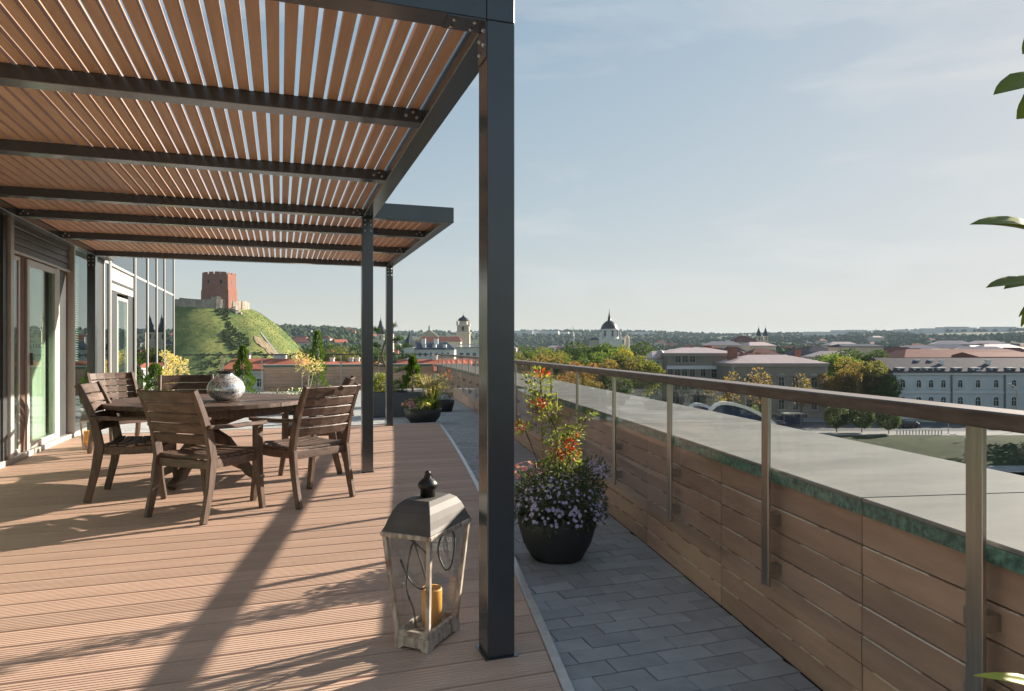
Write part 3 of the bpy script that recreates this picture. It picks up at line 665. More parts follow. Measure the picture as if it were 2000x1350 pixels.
# ================================================================ PLANTS ON THE TERRACE
leaf_mat('leaf_green', (0.05, 0.11, 0.02), (0.13, 0.20, 0.045)); leaf_mat('leaf_bright', (0.11, 0.16, 0.035), (0.36, 0.36, 0.11), trans=.4)
leaf_mat('leaf_red', (0.42, 0.05, 0.03), (0.55, 0.12, 0.06)); leaf_mat('leaf_grey', (0.07, 0.10, 0.06), (0.14, 0.17, 0.10)); leaf_mat('leaf_yellow', (0.60, 0.48, 0.17), (0.76, 0.68, 0.40), trans=.3)
leaf_mat('thuja', (0.035, 0.085, 0.018), (0.12, 0.19, 0.03)); leaf_mat('petal_purple', (0.52, 0.44, 0.80), (0.70, 0.64, 0.88)); leaf_mat('petal_pink', (0.62, 0.22, 0.34), (0.72, 0.42, 0.48)); leaf_mat('petal_yellow', (0.85, 0.72, 0.12), (0.9, 0.8, 0.3)); leaf_mat('petal_white', (0.75, 0.74, 0.66), (0.85, 0.83, 0.76))
leaf_mat('grass', (0.24, 0.20, 0.09), (0.46, 0.38, 0.20)); leaf_mat('grass_green', (0.06, 0.09, 0.03), (0.12, 0.15, 0.05)); leaf_mat('needle', (0.03, 0.07, 0.03), (0.09, 0.15, 0.05))
def rv(r=rng):
    while True:
        v = Vector((r.uniform(-1, 1), r.uniform(-1, 1), r.uniform(-1, 1)))
        if .05 < v.length < 1: return v
def clump(m, c, rad, n, L, W, shell=.35, up=.3, r=rng):
    c = Vector(c); rad = Vector(rad) if hasattr(rad, '__len__') else Vector((rad,)*3)
    for _ in range(n):
        v = rv(r); v = v.normalized()*(shell + (1-shell)*r.random()**.5); p = c + Vector((v.x*rad.x, v.y*rad.y, v.z*rad.z))
        d = (v + rv(r)*.8 + Vector((0, 0, up))).normalized(); k = r.uniform(.65, 1.25); m.leaf(p, d, (rv(r) + Vector((0, 0, .8))), L*k, W*k)
def blossoms(m, c, rad, n, size, r=rng, petals=6, side=None):
    c = Vector(c); rad = Vector(rad)
    for _ in range(n):
        v = rv(r).normalized(); v.z = abs(v.z)*1.0 - .35
        p = c + Vector((v.x*rad.x, v.y*rad.y, v.z*rad.z))*r.uniform(.92, 1.1); nrm = (v + Vector((0, 0, .5)) + rv(r)*.5).normalized(); a = nrm.orthogonal().normalized(); b_ = nrm.cross(a)
        s = size*r.uniform(.7, 1.2)
        for k in range(petals):
            t = 2*math.pi*k/petals; d = a*math.cos(t) + b_*math.sin(t); m.leaf(p, d + nrm*.2, nrm, s, s*.85, bend=.06)
# big pot beside the near post
PC = px(1088, 4.08, ZP); pt = thing('flower_pot', 'round black pot of lilac flowers with a berried climber on canes', 'potted plant', PC)
MB().lathe([(.0001, .001), (.14, .001), (.158, .02), (.202, .10), (.228, .19), (.236, .262), (.226, .265), (.215, .24), (.19, .225), (.0001, .225)], 40).build('pot', 'planter', pt, smooth=True)
MB().lathe([(.216, .2285), (.1, .245), (.0001, .25)], 20).build('soil', 'soil', pt)
m = MB(); clump(m, (0, 0, .36), (.29, .27, .21), 3200, .034, .013, shell=.25); clump(m, (.0, -.12, .27), (.25, .16, .10), 900, .03, .011); clump(m, (.24, .02, .47), (.10, .09, .11), 260, .032, .011)
m.build('foliage', 'leaf_grey', pt)
m = MB(); blossoms(m, (0, -.02, .36), (.29, .27, .22), 330, .0125); blossoms(m, (.26, 0, .50), (.09, .08, .10), 60, .0125); blossoms(m, (.02, -.12, .29), (.25, .17, .13), 120, .0125); o = m.build('blossoms', 'petal_purple', pt); o['kind'] = 'stuff'
m = MB(); blossoms(m, (-.16, .05, .52), (.12, .1, .08), 34, .018); o = m.build('pink_blossoms', 'petal_pink', pt); o['kind'] = 'stuff'
m = MB()
for (dx, dy, h) in ((-.10, .02, 1.06), (.02, .05, .98), (-.03, -.05, .7)): m.tube([(dx*.7, dy, .2), (dx, dy, h)], .0045, 6)
m.build('canes', 'cane', pt); m = MB()
for P in ([(-.02, 0, .22), (-.06, 0, .5), (.02, .03, .7), (-.08, 0, .9), (-.1, .02, 1.06)], [(0, 0, .22), (.05, 0, .5), (.10, -.02, .68), (.19, 0, .82)], [(-.03, 0, .3), (-.12, -.02, .55), (-.2, 0, .76)]): m.tube(smoothp(P), .004, 6)
m.build('stem', 'bark', pt, smooth=True)
m = MB()
for c, rd, n in (((-.12, 0, 1.05), (.09, .08, .07), 150), ((-.10, .02, .95), (.10, .08, .06), 130), ((-.05, 0, .86), (.12, .08, .05), 130), ((0, 0, .75), (.12, .09, .07), 170), ((.04, 0, .66), (.13, .1, .08), 220), ((.03, -.02, .57), (.12, .1, .07), 190), ((.19, 0, .84), (.07, .05, .03), 60), ((.13, -.01, .74), (.06, .05, .05), 60), ((-.21, 0, .77), (.06, .05, .04), 60)):
    clump(m, c, rd, int(n*.8), .03, .015, shell=.1)
m.build('climber_leaves', 'leaf_bright', pt)
m = MB()
for c, rd, n in (((-.12, -.04, 1.09), (.05, .04, .02), 26), ((-.11, -.05, .925), (.06, .04, .015), 26), ((.02, -.07, .655), (.08, .05, .05), 60), ((.06, -.06, .62), (.06, .04, .02), 26), ((-.24, -.02, .79), (.03, .03, .02), 14), ((.08, -.05, .72), (.05, .03, .02), 14)):
    clump(m, c, rd, n, .03, .015, shell=.1)
m.build('red_leaves', 'leaf_red', pt)

# planter beyond the deck
BX = px(777, 12.6, ZP); pb = thing('planter_box', 'long slate grey planter box standing beyond the deck', 'planter', BX)
m = MB(); Mx = Matrix.Rotation(-.12, 3, 'Z'); m.obox((0, 0, .225), (.56, .22, .223), Mx); m.build('trough', 'planter_grey', pb, bevel=.008); MB().obox((0, 0, .45), (.53, .19, .0045), Mx).build('soil', 'soil', pb)
def conifer(name, label, base, h, r, n=1500, mt='thuja', L=.045, group=None, z0=0.0, blunt=1.0, pot=None):
    t = thing(name, label, 'conifer', base); m = MB(); m.tube([(0, 0, z0), (0, 0, z0 + h*.8)], [.02, .006], 6); m.build('trunk', 'bark', t); m = MB()
    for _ in range(n):
        q = rng.random()**.8; z = z0 + .04 + q*(h - .04); rr = r*((1-q)**blunt)*(.9 + .25*math.sin(q*23 + rng.uniform(-.4, .4))) + .012; a = rng.uniform(0, 6.283); k = rng.uniform(.55, 1)
        p = Vector((math.cos(a)*rr*k, math.sin(a)*rr*k, z)); m.leaf(p, (math.cos(a)*.6, math.sin(a)*.6, .9 + rng.uniform(-.3, .3)), (math.cos(a+1.3), math.sin(a+1.3), .2), L*rng.uniform(.7, 1.5), L*.45)
    m.build('crown', mt, t)
    if pot:
        MB().lathe([(.0001, .001), (pot*.75, .001), (pot, z0 + .02), (pot*.92, z0 + .02), (pot*.85, z0 - .02), (.0001, z0 - .02)], 24).build('pot', 'planter', t, smooth=True)
    return t
def bush(name, label, cat, base, parts, pot=None, potmat='planter', z0=0, stems=(), stem_mat='bark', stem_r=.012, group=None):
    t = thing(name, label, cat, base)
    if pot: MB().lathe([(.0001, .001), (pot*.75, .001), (pot*.98, z0*.8), (pot, z0 + .02), (pot*.92, z0 + .02), (pot*.85, z0 - .02), (.0001, z0 - .02)], 28).build('pot', potmat, t, smooth=True)
    for P in stems: MB().tube(smoothp(P), [stem_r*(1 - .6*i/(len(smoothp(P)))) for i in range(len(smoothp(P)))], 6).build('stem', stem_mat, t, smooth=True)
    for nm, mt, cl, L, W in parts:
        m = MB()
        for c, rd, n in cl: clump(m, c, rd, n, L, W, shell=.15)
        m.build(nm, mt, t)
    return t
top = Vector((0, 0, .4545))
conifer('conifer_shrub', 'bushy green conifer growing at the right end of the slate planter', px(806, 12.55, ZP) + top, .62, .21, 2200, blunt=.75)
bush('variegated_shrub', 'pale leaved variegated shrub in the slate planter', 'shrub', px(742, 12.6, ZP) + top, [('foliage', 'leaf_bright', [((0, 0, .16), (.2, .17, .17), 500)], .06, .035)])
bush('juniper_shrub', 'low blue-green juniper between shrub and conifer in the slate planter', 'shrub', px(776, 12.55, ZP) + top, [('foliage', 'leaf_grey', [((0, 0, .1), (.17, .15, .12), 500)], .05, .02)])
# bowl of flowers and grasses at the end of the deck
BW = px(826, 11.45, ZP); bw = thing('flower_bowl', 'black bowl of pink and yellow flowers with feathery grasses at the deck end', 'potted plant', BW)
MB().lathe([(.0001, .001), (.2, .001), (.28, .1), (.32, .24), (.30, .24), (.26, .2), (.0001, .2)], 32).build('pot', 'planter', bw, smooth=True)
m = MB(); clump(m, (-.02, -.04, .30), (.32, .27, .12), 900, .045, .018); m.build('foliage', 'leaf_green', bw)
m = MB(); blossoms(m, (-.22, -.1, .33), (.15, .14, .12), 50, .024); o = m.build('pink_blossoms', 'petal_pink', bw); o['kind'] = 'stuff'
m = MB(); blossoms(m, (.0, -.2, .30), (.11, .1, .08), 30, .03); o = m.build('yellow_blossoms', 'petal_yellow', bw); o['kind'] = 'stuff'
MB().tube([(.01, 0, .2), (.0, -.02, .58)], .012, 6).build('stake', 'wash_wood', bw)
def grasses(t, c, n, h, spread, mt, nm):
    m = MB()
    for _ in range(n):
        a = rng.uniform(0, 6.283); s = rng.uniform(.1, 1)*spread; hh = h*rng.uniform(.6, 1); d = Vector((math.cos(a), math.sin(a), 0)); p0 = Vector(c) + d*.04
        P = [p0, p0 + d*s*.35 + Vector((0, 0, hh*.6)), p0 + d*s*.75 + Vector((0, 0, hh*.95)), p0 + d*s*1.1 + Vector((0, 0, hh*.92))]; sd = d.cross(Vector((0, 0, 1)))*.006
        for i in range(3): m.add([P[i] - sd, P[i] + sd, P[i+1] + sd*.7, P[i+1] - sd*.7], [(0, 1, 2, 3)])
        if mt == 'grass':
            for q in range(6): m.leaf(P[2] + (P[3]-P[2])*q/5, d + rv()*.8, rv(), .05, .012)
    m.build(nm, mt, t)
grasses(bw, (.18, .02, .2), 90, .5, .3, 'grass_green', 'grass_blades'); grasses(bw, (.16, .02, .2), 80, .66, .34, 'grass', 'grass_plumes')
bush('salvia_plant', 'rust and pink flowering plant behind the feathery grasses', 'plant', px(868, 13.6, ZP), [('foliage', 'leaf_grey', [((0, 0, .4), (.2, .2, .28), 350)], .05, .02), ('rust_leaves', 'leaf_red', [((.05, 0, .72), (.12, .1, .12), 50)], .035, .02)], pot=.2, z0=.2)
# pine behind the slate planter
PN = px(752, 14.6, ZP); pn = thing('pine_tree', 'small irregular pine with tufted branches behind the slate planter', 'tree', PN)
MB().lathe([(.0001, .001), (.25, .001), (.3, .35), (.27, .35), (.25, .3), (.0001, .3)], 24).build('pot', 'planter', pn, smooth=True)
tr = smoothp([(0, 0, .28), (.05, 0, .7), (-.06, .03, 1.1), (.03, 0, 1.5), (-.02, 0, 1.66)]); MB().tube(tr, [.035*(1 - .75*i/len(tr)) for i in range(len(tr))], 7).build('trunk', 'bark', pn, smooth=True)
br = MB(); nd = MB()
for (z, ax, L) in ((.72, .3, .5), (.86, 2.6, .42), (.98, -.4, .6), (1.05, 3.6, .4), (1.2, .2, .55), (1.22, 2.2, .4), (1.34, -.8, .42), (1.42, 1.2, .35), (1.55, 3.0, .25), (1.62, .3, .2)):
    d = Vector((math.cos(ax)*RT.x - math.sin(ax)*.5*FW.x, math.cos(ax)*RT.y - math.sin(ax)*.5*FW.y, 0)); P = smoothp([Vector((0, 0, z)), d*L*.5 + Vector((0, 0, z + .02)), d*L + Vector((0, 0, z + .1))]); br.tube(P, .009, 5)
    for f_ in (.55, .8, 1.0):
        c = d*L*f_ + Vector((0, 0, z + .1*f_))
        for _ in range(110):
            v = rv().normalized(); v.z = abs(v.z)*.9; nd.leaf(c + rv()*.045, v, rv(), rng.uniform(.06, .11), .007, bend=0)
br.build('branches', 'bark', pn, smooth=True); nd.build('needles', 'needle', pn)
# greenery along the far side of the deck
conifer('thuja_cone', 'pointed dark green thuja beside the silvery vase', px(474, 13.6, ZP), 1.08, .30, 3000, z0=.2, blunt=.85, pot=.2)
conifer('thuja_round', 'bushy bright green thuja against the mirrored facade', px(303, 12.6, ZP), .76, .24, 2000, z0=.18, blunt=.55, pot=.2)
def standard(label, base, h, spread, tint='leaf_yellow'):
    stems = [[(0, 0, .2), (.03, 0, h*.5), (-.1, 0, h*.8)], [(0, 0, .2), (0, .02, h*.5), (.08, 0, h*.85)], [(.02, 0, .3), (.1, 0, h*.6), (.18, .02, h*.78)]]
    return bush('yellow_azalea', label, 'shrub', base, [('foliage', tint, [((-.12*spread, 0, h*.92), (.17*spread, .14, .17), 150), ((.1*spread, 0, h*.84), (.22*spread, .16, .16), 190), ((-.26*spread, 0, h*1.04), (.14*spread, .1, .12), 70), ((.02, 0, h*.70), (.27*spread, .15, .1), 60)], .055, .03)], pot=.22, z0=.22, stems=stems, stem_mat='pale_bark', stem_r=.016)
standard('yellow leaved shrub on pale stems against the far brown wall', px(602, 15.6, ZP), 1.05, 1.15)
standard('yellow leaved shrub on pale stems beside the mirrored facade', px(345, 14.6, ZP), 1.05, .8)
bush('yellow_shrub', 'small bright yellow bush next to the bushy bright green thuja', 'shrub', px(328, 13.4, ZP), [('foliage', 'leaf_yellow', [((0, 0, .72), (.13, .12, .2), 200), ((.02, 0, .45), (.1, .1, .15), 80)], .06, .035)], pot=.16, z0=.2, stems=[[(0, 0, .15), (.02, 0, .6)]])
conifer('column_conifer', 'slim golden green conifer behind the yellow leaved shrub', px(620, 17.2, ZP), 1.45, .24, 1600, z0=.2, blunt=.6, pot=.22, L=.06)
bush('white_flowers', 'low mound of white flowers in front of the far brown wall', 'plant', px(582, 13.0, ZP), [('foliage', 'leaf_green', [((0, 0, .32), (.24, .18, .15), 350)], .045, .02), ('white_blossoms', 'petal_white', [((0, -.03, .38), (.24, .18, .13), 90)], .04, .03)], pot=.22, z0=.2)
bush('dry_flowers', 'low mound of brown seed heads beside the white flowers', 'plant', px(541, 13.1, ZP), [('foliage', 'leaf_grey', [((0, 0, .3), (.2, .17, .12), 220)], .045, .02), ('seed_heads', 'grass', [((0, -.02, .38), (.22, .16, .12), 90)], .035, .025)], pot=.2, z0=.2)
bush('pale_flowers', 'pale flowering plant behind the dark shaded armchair', 'plant', px(640, 14.2, ZP), [('foliage', 'leaf_green', [((0, 0, .3), (.26, .18, .12), 260)], .05, .02), ('white_blossoms', 'petal_white', [((0, -.03, .36), (.26, .17, .1), 60)], .035, .028)], pot=.22, z0=.2)
# leafy shrub standing to the right of the camera, its leaf tips reach into view
leaf_mat('big_leaf', (0.09, 0.15, 0.015), (0.24, 0.27, 0.03), trans=.3, rough=.35); leaf_mat('big_leaf_yellow', (0.5, 0.5, 0.08), (0.6, 0.58, 0.14), trans=.4)
SB = px(2230, 1.12, ZP); sb_ = thing('leafy_shrub', 'potted shrub whose large glossy green leaves hang in at the parapet', 'shrub', SB)
MB().lathe([(.0001, .001), (.12, .001), (.15, .25), (.14, .25), (.12, .22), (.0001, .22)], 24).build('pot', 'planter', sb_, smooth=True)
MB().tube(smoothp([SB + Vector((0, 0, .2)), SB + Vector((.02, .02, .8)), SB + Vector((-.01, 0, 1.4)), SB + Vector((.01, 0, 1.75))]), .009, 7).build('stem', 'bark', sb_, world=True, smooth=True)
def bigleaf(base, tip, W, nrm, mt='big_leaf', curl=.12):
    base = Vector(base); tip = Vector(tip); d = tip - base; L = d.length; d.normalize(); nrm = Vector(nrm); sd = d.cross(nrm).normalized(); u = sd.cross(d); N = 9; vs = []; fs = []
    for i in range(N+1):
        t = i/N; wd = W*(math.sin(math.pi*min(1, t**.8)))**.75 * .5 + .0004; c = base + d*L*t + u*(-curl*L*(t-.4)**2*2 + .01); ser = 1 + .05*math.sin(i*9)
        for k in (-1, -.5, 0, .5, 1): vs.append(c + sd*wd*k*ser + u*abs(k)**1.4*wd*.35)
    for i in range(N):
        for k in range(4): fs.append((5*i+k, 5*i+k+1, 5*i+6+k, 5*i+5+k))
    o = MB().add(vs, fs).build('leaf', mt, sb_, world=True, smooth=True)
    sol = o.modifiers.new('thick', 'SOLIDIFY'); sol.thickness = .0006
def lp(u, v, d): p = px(u, d); p.z = zat(v, d); return p
twigs = MB()
for (ub, vb, ut, vt, d, W, tilt, mt) in ((2055, 172, 1940, 186, 1.1, .062, .75, 'big_leaf'), (2050, 200, 1983, 236, 1.08, .05, 1.6, 'big_leaf'), (2040, 60, 1996, 110, 1.15, .03, .9, 'big_leaf'), (2080, 482, 1897, 434, 1.05, .062, .45, 'big_leaf'),
        (2050, 572, 1926, 562, 1.12, .045, .4, 'big_leaf'), (2060, 564, 1960, 566, 1.16, .045, .42, 'big_leaf'), (2040, 560, 1994, 640, 1.1, .016, .5, 'big_leaf'), (2055, 575, 1990, 622, 1.12, .014, .4, 'big_leaf'), (2090, 1370, 1903, 1316, 1.0, .022, .35, 'big_leaf_yellow'),
        (2150, 330, 2050, 330, 1.1, .04, .5, 'big_leaf'), (2200, 250, 2300, 200, 1.15, .04, .5, 'big_leaf'), (2260, 420, 2350, 400, 1.1, .04, .5, 'big_leaf'), (2180, 660, 2060, 700, 1.1, .04, .5, 'big_leaf'), (2230, 100, 2160, 20, 1.1, .04, .5, 'big_leaf')):
    b0, t0 = lp(ub, vb, d), lp(ut, vt, d*.99); nrm = (-FW)*tilt + Vector((0, 0, 1)); bigleaf(b0, t0, W, nrm, mt)
    st = SB + Vector((0, 0, max(.25, min(1.7, b0.z - ZP - .15)))); twigs.tube(smoothp([st, (st + b0)/2 + Vector((0, 0, .03)), b0]), .0022, 5)
r5 = random.Random(21)
for i in range(40):
    z = .45 + 1.35*i/40; a = i*2.4; st = SB + Vector((0, 0, z)); d_ = Vector((math.cos(a), math.sin(a), r5.uniform(.1, .5))); b0 = st + d_*.05
    bigleaf(b0, b0 + d_*r5.uniform(.07, .10), r5.uniform(.038, .055), Vector((0, 0, 1)) + rv(r5)*.4); twigs.tube([st, b0], .0018, 5)
twigs.build('twigs', 'bark', sb_, world=True, smooth=True)
# ================================================================ CITY AND LANDSCAPE
mat('ground', (0.085, 0.105, 0.045), (0.045, 0.062, 0.028), rough=0.95, nscale=0.05, detail=9)
mat('lawn', (0.036, 0.054, 0.02), (0.02, 0.032, 0.012), rough=0.95, nscale=0.35, detail=9, bump=.4, bscale=2)  # grass colour darkened to stand in for shade over the bank
mat('hill_grass', (0.21, 0.225, 0.075), (0.085, 0.135, 0.045), rough=0.95, nscale=0.05, stretch=(2.2, 2.2, .5), detail=12, ramp=(.36, .62), bump=.9, bscale=.35)
mat('asphalt', (0.10, 0.105, 0.115), (0.08, 0.085, 0.09), rough=0.85, nscale=.6)
mat('paving', (0.28, 0.28, 0.27), (0.22, 0.22, 0.21), rough=0.85, nscale=.8)
mat('line', (0.7, 0.7, 0.68), rough=.7)
mat('kerb', (0.34, 0.34, 0.33), rough=.85)
mat('brick_red', (0.37, 0.185, 0.135), (0.22, 0.105, 0.08), rough=0.9, nscale=1.5, stretch=(1, 1, 2.5), detail=8, bump=.4)
mat('stone', (0.46, 0.40, 0.33), (0.27, 0.23, 0.19), rough=0.95, nscale=.5, detail=9, bump=.6)
mat('dark_open', (0.02, 0.02, 0.022), rough=.4)
mat('taupe', (0.30, 0.265, 0.215), (0.24, 0.21, 0.17), rough=.9, nscale=.4, detail=8)
mat('taupe_trim', (0.40, 0.365, 0.31), rough=.9, nscale=.6)
mat('roof_pink', (0.46, 0.36, 0.35), (0.40, 0.31, 0.30), rough=.42, metal=.15, nscale=.25, stretch=(4, .3, 1))
mat('roof_grey', (0.095, 0.085, 0.10), (0.07, 0.064, 0.075), rough=.8, nscale=.25, stretch=(4, .3, 1))
mat('roof_dark', (0.045, 0.06, 0.085), rough=.55, nscale=.3)
mat('roof_tile', (0.50, 0.17, 0.11), (0.38, 0.12, 0.08), rough=.8, nscale=.5, detail=8, bump=.3)
mat('roof_brown', (0.20, 0.085, 0.07), (0.15, 0.065, 0.055), rough=.8, nscale=.4)
mat('white_wall', (0.66, 0.66, 0.63), (0.56, 0.56, 0.54), rough=.85, nscale=.3, detail=7)
mat('blue_wall', (0.60, 0.64, 0.655), (0.52, 0.56, 0.575), rough=.85, nscale=.3, detail=7)
mat('cream_wall', (0.55, 0.49, 0.40), (0.47, 0.42, 0.34), rough=.85, nscale=.3, rand=.15)
mat('trim_white', (0.72, 0.73, 0.72), rough=.8)
mat('copper_green', (0.20, 0.38, 0.33), rough=.7)
mat('pane_dark', (0.035, 0.045, 0.055), (0.02, 0.025, 0.03), rough=.12, spec=.8, nscale=.4)
mat('metal_grey', (0.35, 0.36, 0.36), rough=.4, metal=.6)
mat('tyre', (0.02, 0.02, 0.02), rough=.9)
mat('blue_glass', (0.02, 0.045, 0.12), (0.012, 0.03, 0.08), rough=.3, spec=.35, nscale=.4)
mat('far_wood', (0.055, 0.085, 0.035), (0.03, 0.05, 0.022), rough=1, nscale=.01, detail=6)
for n_ in ('ground', 'lawn', 'hill_grass', 'far_wood', 'asphalt', 'paving', 'roof_grey', 'roof_tile', 'roof_brown', 'taupe', 'white_wall', 'blue_wall', 'cream_wall', 'brick_red', 'stone', 'roof_dark'): M[n_].node_tree.nodes['Principled BSDF'].inputs['Specular IOR Level'].default_value = .06
ROT = -YAW; ZG = -15.0

# ---- terrain sheet
def sstep(a, b, x): t = max(0, min(1, (x-a)/(b-a))); return t*t*(3-2*t)
def terr(x, y):
    p = Vector((x, y, 0)); d = p.dot(FW); r = p.length; a = math.atan2(p.dot(RT), d)
    z = (ZG - .05 - 2.0*(1 - sstep(103, 123, d)) - .5*(1 - sstep(123, 131, d)) if r < 900 else ZG - .05)
    nz_ = mnoise.noise(Vector((x*.0009, y*.0009, 3.1))); n2 = mnoise.noise(Vector((x*.004, y*.004, 7.7)))
    hgt = 74 + 26*nz_ + 7*n2
    left = sstep(-.12, -.26, a)
    k = (1-left)*sstep(900, 3100, r) + left*sstep(500, 1700, r)
    hgt = hgt*(1-left) + left*(58 + 10*nz_ + 6*n2)
    z += 5*sstep(260, 700, r)*sstep(-.02, .1, a)
    return z + k*hgt
NA, NR = 220, 90; vs = [(0, 0, ZG - 2.05)]; fs = []
for i in range(NR):
    r = 12*(4900/12)**(i/(NR-1))
    for k in range(NA): t = 2*math.pi*k/NA; x, y = r*math.cos(t), r*math.sin(t); vs.append((x, y, terr(x, y)))
for k in range(NA): fs.append((0, 1+k, 1+(k+1) % NA))
for i in range(NR-1):
    for k in range(NA): a = 1+i*NA; fs.append((a+k, a+NA+k, a+NA+(k+1) % NA, a+(k+1) % NA))
o = MB().add(vs, fs).build('ground', 'ground', smooth=True); tag(o, 'valley floor rising to wooded hills', kind='structure')
def strip(name, mt, u0, u1, d0, d1, z, label, kind='structure'):
    P = [px(u0, d0), px(u1, d0), px(u1, d1), px(u0, d1)] if not isinstance(u0, tuple) else None
    m = MB(); m.add([(p.x, p.y, z) for p in P], [(0, 1, 2, 3)]); o = m.build(name, mt); tag(o, label, kind=kind); return o
def rstrip(name, mt, x0, x1, d0, d1, z, label, n=1):
    pts = [FW*d0 + RT*x0, FW*d0 + RT*x1, FW*d1 + RT*x1, FW*d1 + RT*x0]; o = MB().add([(p.x, p.y, z) for p in pts], [(0, 1, 2, 3)]).build(name, mt); return tag(o, label, kind='structure')
road = rstrip('road', 'asphalt', 10, 190, 134, 152, ZG + .02, 'asphalt street in front of the old buildings')
rstrip('pavement', 'paving', 10, 190, 152, 160, ZG + .12, 'pale pavement along the old buildings'); rstrip('near_pavement', 'paving', 10, 190, 127.5, 133.8, ZG + .10, 'pale pavement along the lawn')
kb = MB(); kb.obox(FW*133.9 + RT*100 + Vector((0, 0, ZG + .07)), (90, .12, .07), Matrix.Rotation(ROT, 3, 'Z')); kb.obox(FW*151.9 + RT*100 + Vector((0, 0, ZG + .07)), (90, .12, .075), Matrix.Rotation(ROT, 3, 'Z')); kb.build('kerb', 'kerb', road)
ln = MB()
for k in range(30): c = FW*142.8 + RT*(14 + k*6); ln.obox(c + Vector((0, 0, ZG + .028)), (1.5, .07, .003), Matrix.Rotation(ROT, 3, 'Z'))
ln.build('lane_marking', 'line', road)
m = MB(); xs = [20 + i*2.5 for i in range(48)]
for i in range(len(xs)-1):
    for j, d in enumerate((124, 120, 116, 112, 108, 105)):
        pass
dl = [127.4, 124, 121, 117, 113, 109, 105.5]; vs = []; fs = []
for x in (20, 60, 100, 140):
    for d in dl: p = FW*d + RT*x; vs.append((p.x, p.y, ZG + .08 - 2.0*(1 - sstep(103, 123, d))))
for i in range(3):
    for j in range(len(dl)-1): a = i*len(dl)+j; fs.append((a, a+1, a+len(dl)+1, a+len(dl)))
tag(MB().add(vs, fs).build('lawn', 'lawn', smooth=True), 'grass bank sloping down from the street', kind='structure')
rstrip('path', 'paving', 20, 140, 99, 104.5, ZG - 1.62, 'pale footpath at the foot of the grass bank')

# ---- building generator
def wmesh(w, h, arch=False):
    """(frame, pane) meshes of a window, centred on x, sill at z = 0, facing -y"""
    key = (w, h, arch)
    if key in wcache: return wcache[key]
    f = MB(); t = .14
    def outline(w, h, seg=6):
        if not arch: return [(-w/2, 0), (w/2, 0), (w/2, h), (-w/2, h)]
        return [(-w/2, 0), (w/2, 0)] + [(w/2*math.cos(a), h - w/2 + w/2*math.sin(a)) for a in [math.pi*i/seg for i in range(seg+1)]]
    A, B = outline(w + 2*t, h + 2*t), outline(w, h); A = [(x, z - t) for x, z in A]; n = len(A)
    vs = [(x, -.16, z) for x, z in A] + [(x, -.16, z) for x, z in B] + [(x, .02, z) for x, z in A] + [(x, .02, z) for x, z in B]; fs = []
    for i in range(n): j = (i+1) % n; fs += [(i, j, n+j, n+i), (2*n+i, 2*n+j, j, i), (n+i, n+j, 3*n+j, 3*n+i)]
    f.add(vs, fs); f.box(-.035, .035, -.06, -.02, 0, h - (w/2*.1 if arch else 0)); f.box(-w/2, w/2, -.055, -.021, h*.6, h*.6 + .07)
    f.box(-w/2 - t - .1, w/2 + t + .1, -.26, .02, -t - .12, -t - .005)
    p = MB(); q = B; p.add([(x, -.018, z) for x, z in q], [tuple(range(n))])
    wcache[key] = (f, p); return wcache[key]
wcache = {}; wmc = {}
def put_window(parent, x, y, z, w, h, arch, trim):
    k = (w, h, arch, trim)
    if k not in wmc: f, p = wmesh(w, h, arch); wmc[k] = (f.mesh('window', trim), p.mesh('pane', 'pane_dark'))
    a = inst('window', wmc[k][0], parent, (x, y, z)); inst('pane', wmc[k][1], a)
def roof_mesh(m, x0, x1, y0, y1, ze, zr, kind, ov=.5, inset=None):
    x0 -= ov; x1 += ov; y0 -= ov; y1 += ov; ym = (y0+y1)/2; h = (y1-y0)/2; i = inset if inset is not None else (h if kind == 'hip' else 0)
    i = min(i, (x1-x0)/2 - .05)
    A = [(x0,y0,ze),(x1,y0,ze),(x1,y1,ze),(x0,y1,ze),(x0+i,ym,zr),(x1-i,ym,zr),(x0,y0,ze-.3),(x1,y0,ze-.3),(x1,y1,ze-.3),(x0,y1,ze-.3)]
    m.add(A, [(0,1,5,4),(1,2,5),(2,3,4,5),(3,0,4),(9,8,7,6),(6,7,1,0),(7,8,2,1),(8,9,3,2),(9,6,0,3)])
def building(name, label, cat, uc, d, w, dep, ze, zr, wm, rm, rows=(), roof='hip', trim='taupe_trim', group=None, cornice=True, zb=None, base_y=0, inset=None, rot=0):
    zb = ZG - .3 if zb is None else zb
    t = thing(name, label, cat, px(uc, d, zb), ROT + rot, group); H = ze - zb
    MB().box(-w/2, w/2, 0, dep, 0, H).build('wall', wm, t)
    m = MB(); roof_mesh(m, -w/2, w/2, 0, dep, H + .31, zr - zb, roof, inset=inset); m.build('roof', rm, t)
    if cornice: MB().box(-w/2 - .3, w/2 + .3, -.3, dep + .3, H - .5, H + .005).build('cornice', trim, t)
    for (z, xs, ww, hh, arch) in rows:
        for x in xs: put_window(t, x, 0, z - zb, ww, hh, arch, trim)
    return t
def chimney(t, x, y, z0, z1, s=.5, mt='brick_red'):
    m = MB(); m.box(x-s, x+s, y-s*.8, y+s*.8, z0, z1); m.box(x-s-.12, x+s+.12, y-s*.8-.12, y+s*.8+.12, z1, z1+.25); m.build('chimney', mt, t)
